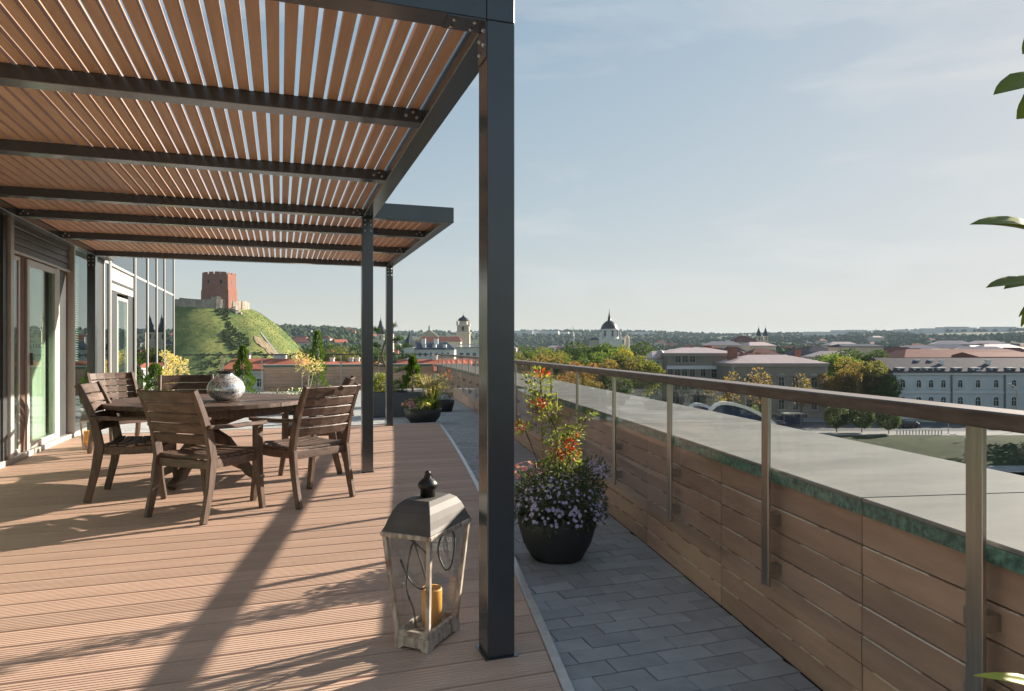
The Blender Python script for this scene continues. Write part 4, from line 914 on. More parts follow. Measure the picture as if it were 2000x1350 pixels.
# brown old building, two wings
D = 160; k = D/FPX
b1 = building('brown_building', 'long brown brick building with pinkish hipped roof and pedimented windows', 'building', 1522, D, 186*k, 15, zat(712, D), zat(693, D+7), 'taupe', 'roof_pink',
    rows=[(zat(757, D), [(u-1522)*k for u in (1463, 1500, 1526, 1553, 1590)], 1.3, 2.4, False), (zat(800, D), [(u-1522)*k for u in (1463, 1500, 1526, 1553, 1590)], 1.3, 2.2, False), (zat(818, D), [(u-1522)*k for u in (1445, 1480, 1512, 1540, 1572)], 1.2, 1.0, False)], inset=7)
for u in (1463, 1500, 1526, 1553, 1590):
    x = (u-1522)*k; z = zat(757, D) + 2.75 - (ZG - .3); MB().add([(x-1.2, -.35, z), (x+1.2, -.35, z), (x, -.35, z+.65), (x-1.2, .01, z), (x+1.2, .01, z), (x, .01, z+.65)], [(0,1,2),(0,2,5,3),(1,4,5,2),(0,3,4,1)]).build('pediment', 'taupe_trim', b1)
for s in (-1, 1): MB().bar((s*91*k, -.12, 0), (s*91*k, -.12, zat(714, D) - ZG), .5, .24, up=(0, 1, 0)).build('pilaster', 'taupe_trim', b1)
MB().box(-93*k, 93*k, -.18, 0, zat(765, D) - ZG, zat(763, D) - ZG).build('string_course', 'taupe_trim', b1)
hz_ = zat(693, D+7) - ZG
chimney(b1, -70*k, 8, hz_ - 2.2, hz_ + 1.9, 1.0); chimney(b1, 68*k, 9, hz_ - 1.6, hz_ + 1.2, .55); chimney(b1, -5*k, 12, hz_ - 1.6, hz_ + .6, .5)
MB().box(-36*k, -6*k, 9.5, 12, hz_ - 2, hz_ + .55).build('ridge_box', 'brick_red', b1)
D2 = 172; k2 = D2/FPX
b2 = building('brown_corner_building', 'tall brown corner building with white dentil band and arched windows', 'building', 1372, D2, 136*k2, 16, zat(692, D2), zat(679, D2+8), 'taupe', 'roof_pink',
    rows=[(zat(708, D2), [(u-1372)*k2 for u in (1324, 1338, 1352)], 1.3, 1.5, False), (zat(736, D2), [(u-1372)*k2 for u in (1309, 1323, 1337, 1352, 1373)], 1.25, 2.2, True), (zat(738, D2), [(u-1372)*k2 for u in (1394, 1418)], 1.25, 2.2, False), (zat(762, D2), [(u-1372)*k2 for u in (1309, 1323, 1337, 1352, 1373, 1394, 1418)], 1.25, 2.4, False), (zat(788, D2), [(u-1372)*k2 for u in (1320, 1340, 1360, 1384, 1410)], 1.6, 3.0, True)], inset=6)
MB().box(-70*k2, 70*k2, -.35, 0, zat(719, D2) - ZG, zat(712, D2) - ZG).build('dentil_band', 'trim_white', b2)
hz2 = zat(679, D2+8) - ZG; chimney(b2, 32*k2, 10, hz2 - 2, hz2 + .6, .9); chimney(b2, 48*k2, 10, hz2 - 2, hz2 + .1, .5)
D3 = 178; k3 = D3/FPX
b3 = building('mansard_house', 'narrow white house with rounded pink mansard beside the brown corner building', 'house', 1290, D3, 24*k3, 12, zat(702, D3), zat(686, D3), 'white_wall', 'roof_pink',
    rows=[(z_, [-.9, .9], .8, 1.5, False) for z_ in (zat(712, D3), zat(722, D3), zat(733, D3), zat(745, D3))], trim='trim_white', inset=1.0)
MB().lathe([(1.3, 0), (1.3, .3), (1.2, 1.0), (.9, 1.7), (.45, 2.1), (.0001, 2.2)], 16, c=(0, .3, zat(702, D3) - ZG + .6)).build('dome', 'roof_pink', b3, smooth=True)
# white and blue building on the right
D4 = 157; k4 = D4/FPX
cols = (1763, 1794, 1818, 1842, 1875, 1909.5, 1945, 1980, 2012, 2044, 2076)
b4 = building('pale_blue_building', 'long pale blue classical building with grey roof and white dormers', 'building', 1925, D4, 358*k4, 16, zat(728, D4), zat(699, D4+8), 'blue_wall', 'roof_grey',
    rows=[(zat(757, D4), [(u-1925)*k4 for u in cols], 1.05, 1.75, True), (zat(793, D4), [(u-1925)*k4 for u in cols], 1.2, 2.1, True)], trim='trim_white', roof='gable', inset=0)
for u in (1748, 1858, 1962, 2066): MB().box((u-1925)*k4 - .2, (u-1925)*k4 + .2, -.18, 0, 0, zat(730, D4) - ZG).build('pilaster', 'frame_grey', b4)
MB().box(-180*k4, 180*k4, -.16, 0, zat(766, D4) - ZG, zat(763, D4) - ZG).build('string_course', 'trim_white', b4); MB().box(-180*k4, 180*k4, -.22, 0, 0, 1.2).build('plinth', 'trim_white', b4)
for u in cols:
    x = (u-1925)*k4; z = zat(727, D4) - ZG + .3; o = MB().box(x-.75, x+.75, .2, 2.4, z, z+.9).build('dormer', 'trim_white', b4); m = MB(); m.box(x-.95, x+.95, .05, 2.4, z+.9, z+1.05); m.build('dormer_cap', 'trim_white', o); MB().box(x-.5, x+.5, .17, .199, z+.2, z+.75).build('pane', 'pane_dark', o)
x = (1909.5-1925)*k4; z = zat(730, D4) - ZG; MB().add([(x-2.2, -.4, z), (x+2.2, -.4, z), (x, -.4, z+1.2), (x-2.2, .1, z), (x+2.2, .1, z), (x, .1, z+1.2)], [(0,1,2),(0,2,5,3),(1,4,5,2),(0,3,4,1)]).build('pediment', 'trim_white', b4)
for u, dd in ((1822, 6), (1849, 6), (1860, 4), (1953, 4)): chimney(b4, (u-1925)*k4, dd, zat(712, D4) - ZG, zat(703, D4) - ZG, .45, 'trim_white')
# buildings behind it
building('red_roof_building', 'broad brick red roofed building behind the pale blue building', 'building', 1905, 215, 44, 18, zat(700, 215), zat(682, 225), 'cream_wall', 'roof_brown', roof='hip', cornice=False, inset=6)
building('red_roof_annex', 'red roofed annex with a blank white gable behind the pale blue building', 'building', 1985, 205, 22, 14, zat(699, 205), zat(688, 212), 'white_wall', 'roof_brown', cornice=False, roof='gable')
building('flat_dark_hall', 'long low hall with dark flat roof beyond the trees', 'building', 1685, 330, 20, 14, zat(678, 330), zat(672, 335), 'cream_wall', 'roof_dark', cornice=False, inset=2)

# ---- red tiled houses below the castle hill
def redhouse(label, u0, u1, d, ze, zr, chim):
    kk = d/FPX; w = (u1-u0)*kk; t = building('tiled_house', label, 'house', (u0+u1)/2, d, w, 11, ze, zr, 'white_wall', 'roof_tile', roof='gable', trim='trim_white', rows=[(ze - 3, [(-.4 + .2*i)*w for i in range(5)], 1.0, 1.5, False)], group='red tiled houses below the hill')
    for u in chim: chimney(t, (u - (u0+u1)/2)*kk, 5.5, zr - ZG - .9, zr - ZG + .9, .42, 'trim_white')
    return t
redhouse('long red tiled house with five white chimneys below the castle hill', 440, 575, 128, zat(724, 128), zat(700, 133), (462, 520, 529, 536, 556))
redhouse('red tiled house with three white chimneys below the wooded hills', 590, 722, 150, zat(716, 150), zat(706, 155), (636, 674, 687))
redhouse('broad red tiled house seen through the curved balustrade', 772, 912, 118, zat(728, 118), zat(702, 123), (790, 842))
building('slate_house', 'white house with blue-grey slate roof beside the red tiled house', 'house', 925, 122, 6, 10, zat(722, 122), zat(705, 126), 'white_wall', 'roof_dark', roof='gable', trim='trim_white')

# ---- palace and belfry
DP = 420; kp = DP/FPX
pw = building('palace', 'white palace wing with dark hipped roof and small dormers', 'palace', 838, DP, 98*kp, 22, zat(683, DP), zat(668, DP), 'white_wall', 'roof_dark', trim='trim_white', rows=[(zat(696, DP), [(-40 + 11*i)*kp for i in range(8)], 1.4, 2.2, False)], inset=6)
for i in range(4): x = (-30 + 20*i)*kp; z = zat(681, DP) - ZG + .8; MB().box(x-1, x+1, .6, 5, z, z+1.9).build('dormer', 'trim_white', pw)
for i in range(2): x = (-14 + 25*i)*kp; chimney(pw, x, 8, zat(674, DP) - ZG, zat(661, DP) - ZG, 1.3, 'trim_white')
building('palace_rear_wing', 'palace rear wing with long red-brown roof', 'palace', 858, DP + 40, 90*kp, 16, zat(667, DP+40), zat(657, DP+40), 'cream_wall', 'roof_brown', cornice=False, inset=2, roof='gable')
bc = building('palace_corner_block', 'white palace corner block topped by a balustrade', 'palace', 914, DP - 20, 44*kp, 16, zat(680, DP-20), zat(679, DP-20) + .5, 'white_wall', 'roof_grey', trim='trim_white', rows=[(zat(700, DP-20), [(-12 + 12*i)*kp for i in range(3)], 2.0, 3.2, False)])
for i in range(12): x = (-20 + 40*i/11)*kp; MB().box(x-.25, x+.25, -.2, .3, zat(680, DP-20) - ZG + .4, zat(672.5, DP-20) - ZG).build('baluster', 'trim_white', bc)
MB().box(-21*kp, 21*kp, -.25, .35, zat(672.5, DP-20) - ZG, zat(671, DP-20) - ZG).build('balustrade_rail', 'trim_white', bc)
t = thing('roof_turret', 'dark pointed turret roof at the end of the palace', 'tower', px(800, DP, ZG), ROT); MB().box(-3, 3, -3, 3, 0, zat(678, DP) - ZG).build('wall', 'white_wall', t); MB().lathe([(4.6, 0), (3.0, 3.4), (1.2, 6.4), (.08, 9), (.05, 11)], 4, c=(0, 0, zat(678, DP) - ZG)).build('roof', 'roof_dark', t)
t = thing('gable_facade', 'grey baroque gable with statue rising over the palace roof', 'church', px(838, 520, ZG), ROT); hb = zat(657, 520) - ZG; MB().box(-7, 7, 0, 4, 0, hb).build('wall', 'white_wall', t)
MB().add([(-7, 0, hb), (7, 0, hb), (1.2, 0, hb+4.6), (-1.2, 0, hb+4.6), (-7, 3, hb), (7, 3, hb), (1.2, 3, hb+4.6), (-1.2, 3, hb+4.6)], [(0,1,2,3),(7,6,5,4),(3,2,6,7),(0,3,7,4),(1,5,6,2)]).build('gable', 'cream_wall', t); MB().lathe([(.9, 0), (.6, 1.2), (.8, 2.2), (.35, 3.0), (.4, 3.5), (.05, 4)], 8, c=(0, 1.5, hb+4.6)).build('statue', 'copper_green', t)
def tower_tiers(t, tiers, n=4):
    for nm, mt, w0, w1, z0, z1 in tiers: MB().lathe([(w0/2*(1.414 if n == 4 else 1.05), z0), (w1/2*(1.414 if n == 4 else 1.05), z1)], n, close=True).build(nm, mt, t)
def spin4(o):
    for c in o.children: c.rotation_euler[2] = math.pi/4
DB = 500; kb_ = DB/FPX
bf = thing('baroque_belfry', 'pale baroque belfry with dark cupola and corner finials', 'tower', px(905, DB, ZG), ROT)
zz = lambda v, d=DB: zat(v, d) - ZG
tower_tiers(bf, [('shaft', 'cream_wall', 9.5, 9.5, 0, zz(651)), ('cornice', 'trim_white', 10.6, 10.6, zz(651)+.01, zz(649.5)), ('upper_stage', 'cream_wall', 8.8, 8.4, zz(649.5)+.01, zz(636)), ('cornice', 'trim_white', 10, 10, zz(636)+.01, zz(634.5)), ('lantern_stage', 'cream_wall', 5.6, 5.2, zz(634.5)+.01, zz(627))]); spin4(bf)
MB().lathe([(3.6, zz(627)), (3.9, zz(625.5)), (3.2, zz(622)), (1.7, zz(620)), (1.0, zz(618.5)), (.5, zz(617)), (.12, zz(615)), (.06, zz(611))], 16).build('cupola', 'roof_dark', bf, smooth=True)
for sx in (-1, 1):
    for sy in (-1, 1): MB().lathe([(.5, 0), (.35, 1), (.55, 1.7), (.15, 2.6), (.04, 4)], 8, c=(sx*4.3, sy*4.3, zz(634.5))).build('finial', 'cream_wall', bf)
MB().box(-.8, .8, -4.75, -4.6, zz(646), zz(638.5)).build('belfry_opening', 'dark_open', bf)
# domed white church
DC = 620; dc = thing('domed_church', 'white church with black dome and tall needle spire above the park trees', 'church', px(1190, DC, ZG), ROT)
zz = lambda v, d=DC: zat(v, d) - ZG
MB().box(-10, 10, -8, 14, 0, zz(662)).build('nave', 'white_wall', dc); MB().lathe([(8.6, zz(662)), (8.4, zz(646)), (9.0, zz(645.5)), (9.0, zz(643.5)), (7.8, zz(643))], 24).build('drum', 'white_wall', dc, smooth=False)
MB().lathe([(7.8, zz(643)), (7.5, zz(640)), (6.4, zz(635)), (4.4, zz(630)), (2.2, zz(627)), (1.5, zz(626)), (1.3, zz(621)), (.8, zz(616)), (.25, zz(609)), (.08, zz(603))], 24).build('dome', 'iron', dc, smooth=True)
for k_ in range(8): a = k_*math.pi/4 + .2; MB().obox((8.5*math.cos(a), 8.5*math.sin(a), zz(652)), (.25, .85, 2.6), Matrix.Rotation(a, 3, 'Z')).build('window', 'pane_dark', dc)
for sx in (-1, 1): MB().lathe([(1.1, 0), (1.1, 4), (1.3, 4.2), (.9, 5.6), (.2, 6.4), (.05, 8.5)], 10, c=(sx*8.6, -7, zz(662) - .5)).build('corner_turret', 'white_wall', dc)
MB().box(-17, -10.05, -4, 10, 0, zz(664)).build('side_aisle', 'cream_wall', dc); MB().lathe([(2.2, 0), (2.2, zz(661)), (2.5, zz(660.5)), (1.6, zz(657)), (.2, zz(653)), (.05, zz(649))], 12, c=(16, 0, 0)).build('side_turret', 'cream_wall', dc)
m = MB(); m.box(-18, -9, -4, 10, 0, .02); roof_mesh(m, -17, -10.05, -4, 10, zz(664) + .32, zz(658), 'hip'); m.build('aisle_roof', 'roof_grey', dc)
# twin tower churches
def twin(label, u, d, gap, vb, vt, roofm, w=4.4, dark='roof_dark', nave=True, side=-1):
    t = thing('twin_tower_church', label, 'church', px(u, d, ZG), ROT); zz = lambda v: zat(v, d) - ZG
    for s in (-1, 1):
        MB().box(s*gap/2 - w/2, s*gap/2 + w/2, 0, w, 0, zz(vb)).build('tower', 'cream_wall', t); q = (zz(vt) - zz(vb))
        MB().lathe([(w*.62, 0), (w*.66, q*.04), (w*.5, q*.2), (w*.56, q*.28), (w*.3, q*.45), (w*.22, q*.6), (w*.1, q*.66), (.08, q*.8), (.05, q)], 12, c=(s*gap/2, w/2, zz(vb))).build('spire', dark, t, smooth=True)
        MB().box(s*gap/2 - .5, s*gap/2 + .5, -.05, -.01, zz(vb) - 5, zz(vb) - 1.5).build('belfry_opening', 'dark_open', t)
    MB().box(-gap/2 + w/2, gap/2 - w/2, .4, w, 0, zz(vb) - 5).build('facade', 'cream_wall', t)
    if nave:
        x0, x1 = (side*gap/2 - 22, side*gap/2 - w/2) if side < 0 else (gap/2 + w/2, gap/2 + 22)
        MB().box(x0, x1, .5, 12, 0, zz(vb) - 9).build('nave', 'white_wall', t); m = MB(); roof_mesh(m, x0, x1, .5, 12, zz(vb) - 8.7, zz(vb) - 3.0, 'gable', ov=.3); m.build('roof', roofm, t)
    return t
twin('distant church with two dark spires and a red-brown nave roof', 1490, 760, 7.6, 656, 634, 'roof_brown')
twin('church with two slender dark spires behind the pine', 752, 560, 8, 652, 612, 'roof_tile', w=5, nave=False)
bs_ = building('chapel', 'grey domed chapel with red roof in front of the twin spired church', 'church', 1455, 640, 20, 14, zat(668, 640), zat(655, 640), 'cream_wall', 'roof_brown', cornice=False)
t = thing('antenna_tower', 'slender antenna tower on the skyline beside the domed church', 'tower', px(1119.5, 1500, ZG)); MB().lathe([(2.6, 0), (2.2, zat(660, 1500) - ZG), (2.6, zat(657, 1500) - ZG), (1.2, zat(650, 1500) - ZG), (1.0, zat(645, 1500) - ZG), (.2, zat(636, 1500) - ZG)], 10).build('mast', 'metal_grey', t)
t = thing('tower_crane', 'tiny tower crane on the horizon', 'crane', px(1688, 1600, ZG)); zc = zat(648, 1600) - ZG; MB().box(-.9, .9, -.9, .9, 0, zc).build('mast', 'line', t); MB().bar(RT*-14 + Vector((0, 0, zc)), RT*34 + Vector((0, 0, zc + 3)), 1.6, 1.8).build('jib', 'line', t)

# ---- castle hill with brick tower
DH = 385; HC = px(398, DH + 18); ZHT = zat(598, DH)
def hill_z(x, y):
    dx, dy = x - HC.x, y - HC.y; r = math.hypot(dx, dy); a = math.atan2(dy, dx)
    rt = 24.5 + 1.5*math.sin(2*a + .5); n_ = mnoise.noise(Vector((x*.03, y*.03, 1.7))); n3 = mnoise.noise(Vector((x*.11, y*.11, 4.2)))
    t = max(0, (r - rt))/53.0
    prof = 1 - sstep(0, 1, t)*.35 - min(1, t)*.65
    gully = .9*math.sin(7*a + 3*n_)*min(1, t*3)*(1 - min(1, t))
    return ZG - 2 + (ZHT - ZG + 2)*prof + (n_*1.4 + n3*.5)*min(1, t*4) + gully
NA, NR = 160, 70; vs = [(HC.x, HC.y, hill_z(HC.x, HC.y))]; fs = [(0, 1+k_, 1+(k_+1) % NA) for k_ in range(NA)]
for i in range(NR):
    r = 110*(i+1)/NR
    for k_ in range(NA): t = 2*math.pi*k_/NA; x, y = HC.x + r*math.cos(t), HC.y + r*math.sin(t); vs.append((x, y, hill_z(x, y)))
for i in range(NR-1):
    for k_ in range(NA): a = 1+i*NA; fs.append((a+k_, a+NA+k_, a+NA+(k_+1) % NA, a+(k_+1) % NA))
hill = MB().add(vs, fs).build('castle_hill', 'hill_grass', smooth=True); tag(hill, 'steep grassy castle hill', kind='structure')
def on_hill(u, d, lift=.15): p = px(u, d); p.z = hill_z(p.x, p.y) + lift; return p
P0, P1 = HC + RT*40 - FW*18, HC + RT*70 - FW*32
pp = [P0 + (P1-P0)*i/24 for i in range(25)]; MB().sweep([(p.x, p.y, hill_z(p.x, p.y) + .2) for p in pp], 1.3, .3).build('stair_path', 'paving', hill)
mat('bare_earth', (0.34, 0.25, 0.17), (0.2, 0.16, 0.09), rough=1, nscale=.4, detail=9)
vs = []; fs = []; cc = HC + RT*47 - FW*25
for i in range(9):
    for j in range(9):
        t, s = i/8 - .5, j/8 - .5; p = cc + RT*(t*16 - s*3) + FW*(s*7 + mnoise.noise(Vector((t*6, s*6, 0)))*2); vs.append((p.x, p.y, hill_z(p.x, p.y) + .35))
fs = [(9*i+j, 9*i+j+1, 9*i+10+j, 9*i+9+j) for i in range(8) for j in range(8) if (i-3.5)**2/16 + (j-3.5)**2/14 < 1]
MB().add(vs, fs).build('bare_patch', 'bare_earth', hill, smooth=True)
TWc = px(428, DH + 8); TWc.z = ZHT - 1.0; kd = (DH+8)/FPX
tw = thing('castle_tower', 'red brick octagonal castle tower on the grassy hill', 'tower', TWc, ROT + .12)
zz = lambda v: zat(v, DH+8) - TWc.z
def octa(m, r0, r1, z0, z1):
    m.lathe([(r0, z0), (r1, z1)], 8, close=True)
R8 = 31*kd*1.07
m = MB(); octa(m, R8*1.035, R8*1.02, 0, zz(568)); m.build('lower_stage', 'brick_red', tw); m = MB(); octa(m, R8*.985, R8*.955, zz(568)+.01, zz(538)); m.build('upper_stage', 'brick_red', tw)
for i in range(8):                            # worn parapet merlons
    a0, a1 = i*math.pi/4, (i+1)*math.pi/4; p, q = Vector((math.cos(a0), math.sin(a0), 0))*R8*.925, Vector((math.cos(a1), math.sin(a1), 0))*R8*.925
    for f0, f1 in ((.04, .40), (.52, .94)):
        A, B = p + (q-p)*f0, p + (q-p)*f1; zt_ = zz(538) + rng.uniform(.9, 1.3); m = MB(); m.bar(A + Vector((0, 0, (zz(538)+zt_)/2)), B + Vector((0, 0, (zz(538)+zt_)/2)), .55, zt_ - zz(538)); m.build('merlon', 'brick_red', tw)
for i in range(8):
    a = (i+.5)*math.pi/4
    for v_ in (553, 564, 580):
        rr = R8*(1.0 if v_ > 568 else .955)*math.cos(math.pi/8) + .05; c = Vector((math.cos(a)*rr, math.sin(a)*rr, zz(v_))); MB().obox(c, (.12, .55, .95), Matrix.Rotation(a, 3, 'Z')).build('window', 'dark_open', tw)
MB().box(-1.5, 4.2, -2.5, 2, zz(538)-.2, zz(531.5)).build('roof_hut', 'metal_grey', tw); MB().bar((-.5, 0, zz(533.5)), (-.5, 0, zz(527)), .12, .12, up=(0, 1, 0)).build('flagpole', 'metal_grey', tw)
m = MB(); rw = thing('ruined_wall', 'crumbling pale stone rampart below the castle tower', 'wall', HC + Vector((0, 0, ZHT - 2)), 0)
for i in range(34):
    a0 = ROT - math.pi*.97 + i*.093; a1 = a0 + .0945; r_ = 25.2 + .25*math.sin(i*1.7); h_ = 3.6 + .35*math.sin(i*.9) + rng.uniform(-.25, .25) + (1.3 if i in (22, 23) else 0)
    pa, pb_ = HC + Vector((math.cos(a0), math.sin(a0), 0))*r_, HC + Vector((math.cos(a1), math.sin(a1), 0))*r_; zc = ZHT - 3 + (h_+3)/2
    MB().bar((pa.x, pa.y, zc), (pb_.x, pb_.y, zc - .1), 1.4, h_ + 3).build('wall_segment', 'stone', rw, world=True)
gl = MB(); A = TWc + RT*8 - FW*6
bt = thing('stone_buttress', 'sloping pale stone base at the foot of the castle tower', 'wall', TWc + RT*9 - FW*2 + Vector((0, 0, -4.5))); m = MB(); r3 = random.Random(4)
for i in range(60): a = r3.uniform(0, 6.283); q = r3.uniform(0, 7.5); s_ = r3.uniform(.9, 1.9); m.obox((math.cos(a)*q, math.sin(a)*q, 4.6 - q*.75), (s_, s_, s_), Matrix.Rotation(r3.uniform(0, 3), 3, 'Z'))
m.build('masonry', 'stone', bt); bt.scale = (.62, .62, .62); bt.location.z += 1.6

leaf_mat('scrub', (0.09, 0.13, 0.04), (0.20, 0.21, 0.07), trans=.15, rough=.8)
m = MB(); r3 = random.Random(12)
bandx = MB()
for _ in range(26000):
    a = r3.uniform(0, 6.283); q = 26 + 60*r3.random()**.8; p = HC + Vector((math.cos(a)*q, math.sin(a)*q, 0)); th = math.atan2((p - HC).dot(RT), -(p - HC).dot(FW)); bw_ = .10 + .06*math.sin(q*.3)
    if abs(th - .76) < bw_ or (abs(th - .70) < .3 and q > 55 and r3.random() < .35):
        p.z = hill_z(p.x, p.y) - .15; L_ = r3.uniform(.7, 1.7)
        for _k in range(3): bandx.leaf(p, (r3.uniform(-.7, .7), r3.uniform(-.7, .7), 1), (r3.uniform(-1, 1), r3.uniform(-1, 1), .3), L_, L_*.8)
        continue
    if (p - HC).dot(FW) > 15: continue
    nn = mnoise.noise(Vector((p.x*.05, p.y*.05, 5))); 
    if nn < r3.uniform(-.5, .25): continue
    p.z = hill_z(p.x, p.y) - .1; L_ = r3.uniform(.3, .65); m.leaf(p, (r3.uniform(-.6, .6), r3.uniform(-.6, .6), 1), (r3.uniform(-1, 1), r3.uniform(-1, 1), .3), L_, L_*.9)
o = m.build('rough_grass', 'scrub', hill); o['kind'] = 'stuff'
leaf_mat('dark_scrub', (0.03, 0.055, 0.022), (0.075, 0.11, 0.04), trans=.2, rough=.8); o = bandx.build('scrub_band', 'dark_scrub', hill); o['kind'] = 'stuff'

# ---- trees
leaf_mat('tree_leaf', (0.75, 0.75, 0.66), (1.35, 1.35, 1.3), trans=.42, rough=.6, use_obj=True)
def make_tree(seed, h=16.0, rad=5.5, nl=3600, leaf=.55, trunk_h=.22, round_=False):
    r = random.Random(seed); me_t = MB(); m = MB(); th = h*trunk_h
    P = smoothp([(0, 0, -.3), (r.uniform(-.2, .2), 0, th), (r.uniform(-.4, .4), r.uniform(-.4, .4), h*.6), (0, 0, h*.85)]); me_t.tube(P, [h*.022*(1 - .85*i/len(P)) for i in range(len(P))], 7)
    cl = []
    if round_: cl = [((0, 0, th + (h-th)/2), rad, (h-th)/2)]
    else:
        cl.append(((0, 0, h*.62), rad*.72, h*.3))
        for i in range(11):
            a = r.uniform(0, 6.283); q = r.uniform(.25, .72)*rad; z = r.uniform(.36, .86)*h; s = rad*r.uniform(.30, .48)*(1.1 - .3*z/h); cl.append(((math.cos(a)*q, math.sin(a)*q, z), s, s*.85))
            me_t.tube(smoothp([(0, 0, max(th, z*.55)), (math.cos(a)*q*.5, math.sin(a)*q*.5, z*.8), (math.cos(a)*q, math.sin(a)*q, z)], 3), h*.006, 5)
    tot = sum(c[1]**2 for c in cl)
    for c, s, sz in cl:
        n = int(nl*s*s/tot); c = Vector(c)
        for _ in range(n):
            v = rv(r).normalized()*(.55 + .45*r.random()**.6); bumpy = 1 + .16*mnoise.noise(Vector((v.x*2.3 + seed, v.y*2.3, v.z*2.3)))
            p = c + Vector((v.x*s, v.y*s, v.z*sz))*bumpy; m.leaf(p, v + rv(r)*.9, rv(r) + Vector((0, 0, .5)), leaf*r.uniform(.7, 1.4), leaf*.75)
    return me_t.mesh('trunk', 'bark', smooth=True), m.mesh('crown', 'tree_leaf')
protos = [make_tree(11), make_tree(23, 17, 5.0), make_tree(37, 15, 6.2), make_tree(51, 14, 4.6, 3000)]; ball = make_tree(5, 5.6, 2.25, 2600, .34, .24, True); sparse = make_tree(77, 9, 2.4, 420, .34, .3)
def tree(name, label, p, proto, top_z, col, group, wide=1.0, zb=ZG - .2, cat='tree', hh=None):
    zmax = max(v.co.z for v in proto[1].vertices); s = (top_z - zb)/zmax; t = thing(name, label, cat, (p.x, p.y, zb), rng.uniform(0, 6.28), group); t.scale = (s*wide, s*wide, s)
    inst('trunk', proto[0], t); c = inst('crown', proto[1], t); c.color = (*col, 1); return t
GREEN, DARK, OLIVE, BROWN, RUST, YEL, LIME, ORANGE = (.085, .125, .035), (.05, .08, .03), (.15, .15, .05), (.20, .145, .06), (.26, .13, .06), (.42, .34, .05), (.16, .22, .05), (.27, .18, .08)
names = {GREEN: 'green', DARK: 'dark green', OLIVE: 'olive green', BROWN: 'brownish', RUST: 'rust brown', YEL: 'yellow', LIME: 'lime green', ORANGE: 'orange'}
gp = 'broadleaf trees of the park beyond the curved parapet'
PT = [(1022, 225, 674, GREEN, 1, 'green tree at the rear of the park beside the lime green one'), (1050, 232, 676, LIME, .9, 'lime green tree between two darker trees at the rear of the park'), (1085, 215, 676, OLIVE, 1, 'olive tree at the rear of the park beside the tallest dark tree'), (1118, 235, 666, DARK, 1.1, 'tallest dark green tree below the slender antenna tower'),
 (1152, 226, 668, DARK, 1, 'dark green tree in front of the side aisle of the domed church'), (1183, 222, 667, GREEN, 1.1, 'full green tree right below the black dome'), (1198, 210, 673, LIME, .9, 'lime green tree leaning against the yellow tree'), (1216, 205, 677, YEL, .75, 'only bright yellow tree of the park'), (1250, 220, 667, DARK, 1.15, 'broad dark tree between the yellow tree and the mansard house'), (1275, 230, 674, DARK, .9, 'dark tree directly behind the mansard house'),
 (1014, 165, 696, OLIVE, 1, 'olive tree beside the steel pergola post line'), (1048, 160, 690, BROWN, 1.15, 'broad brownish tree above the berried climber'), (1078, 172, 683, OLIVE, 1.1, 'tall olive tree beside the broad brownish tree'), (1112, 160, 694, GREEN, 1, 'mid green tree standing before the tallest dark tree'), (1140, 150, 704, RUST, .9, 'rust brown tree in the middle of the park front row'),
 (1165, 168, 686, GREEN, 1, 'green tree behind the rust brown park tree'), (1192, 155, 699, BROWN, 1.1, 'brownish tree in front of the yellow tree'), (1222, 172, 684, OLIVE, .9, 'narrow olive tree between the yellow tree and the wide olive tree'), (1247, 156, 691, OLIVE, 1.25, 'widest olive tree at the end of the park near the mansard house'), (1272, 166, 700, GREEN, .9, 'green tree touching the white mansard house'),
 (1098, 138, 724, RUST, .9, 'low rust coloured tree seen just under the handrail'), (1150, 132, 735, BROWN, .8, 'low brown tree under the handrail above the parked cars'), (1205, 136, 728, DARK, .9, 'low dark tree beside the parked cars'), (1040, 135, 722, BROWN, 1, 'low brown tree behind the berried climber')]
for (u, d, v, c, wd, lab) in PT: tree('park_tree', lab, px(u, d), protos[rng.randrange(4)], zat(v, d), c, gp, wd)
ST = [(1632, 215, 681, DARK, 1, 'dark tree rising behind the brown building roof end'), (1660, 222, 679, DARK, 1.1, 'tallest dark tree between the street buildings'), (1692, 218, 681, DARK, 1, 'dark tree behind the brownish street tree'), (1722, 212, 684, DARK, .9, 'dark tree at the rear next to the grey roof of the pale blue building'), (1640, 188, 688, LIME, 1.1, 'lime green tree next to the brown building'), (1668, 186, 696, GREEN, .9, 'mid green tree between lime and brownish trees'),
 (1684, 162, 697, BROWN, .95, 'tall golden brown tree between the street buildings'), (1712, 160, 702, OLIVE, .95, 'olive tree against the corner of the pale blue building'), (1634, 158, 729, ORANGE, .9, 'low orange tree at the corner of the brown building'), (1660, 156, 716, BROWN, .85, 'small brown tree beside the low orange tree'), (1731, 155, 735, GREEN, .8, 'low dark tree hiding the corner of the pale blue building')]
for (u, d, v, c, wd, lab) in ST: tree('street_tree', lab, px(u, d), protos[rng.randrange(4)], zat(v, d), c, 'trees between the two street buildings', wd)
for i in range(6): tree('added_shade_tree', 'tall unseen tree added to shade the grass bank beyond the end of the pale blue building', (lambda q: FW*q[1] + RT*q[0])(((104, 126), (112, 128), (122, 127), (132, 129), (142, 128), (117, 121))[i]), protos[i % 4], ZG + 17 + (i % 3), DARK, 'unseen trees added to shade the grass bank', 1.15)  # trees outside the view, added only to cast shade on the bank
for i, u in enumerate((1634, 1683, 1736)):
    tree('clipped_tree', 'ball shaped clipped tree on the pavement by the lawn', px(u, 132 - (i == 2)*2), ball, zat(789, 132) - (.6 if i == 2 else 0), (.07, .10, .05), 'clipped ball trees by the street', 1.0)
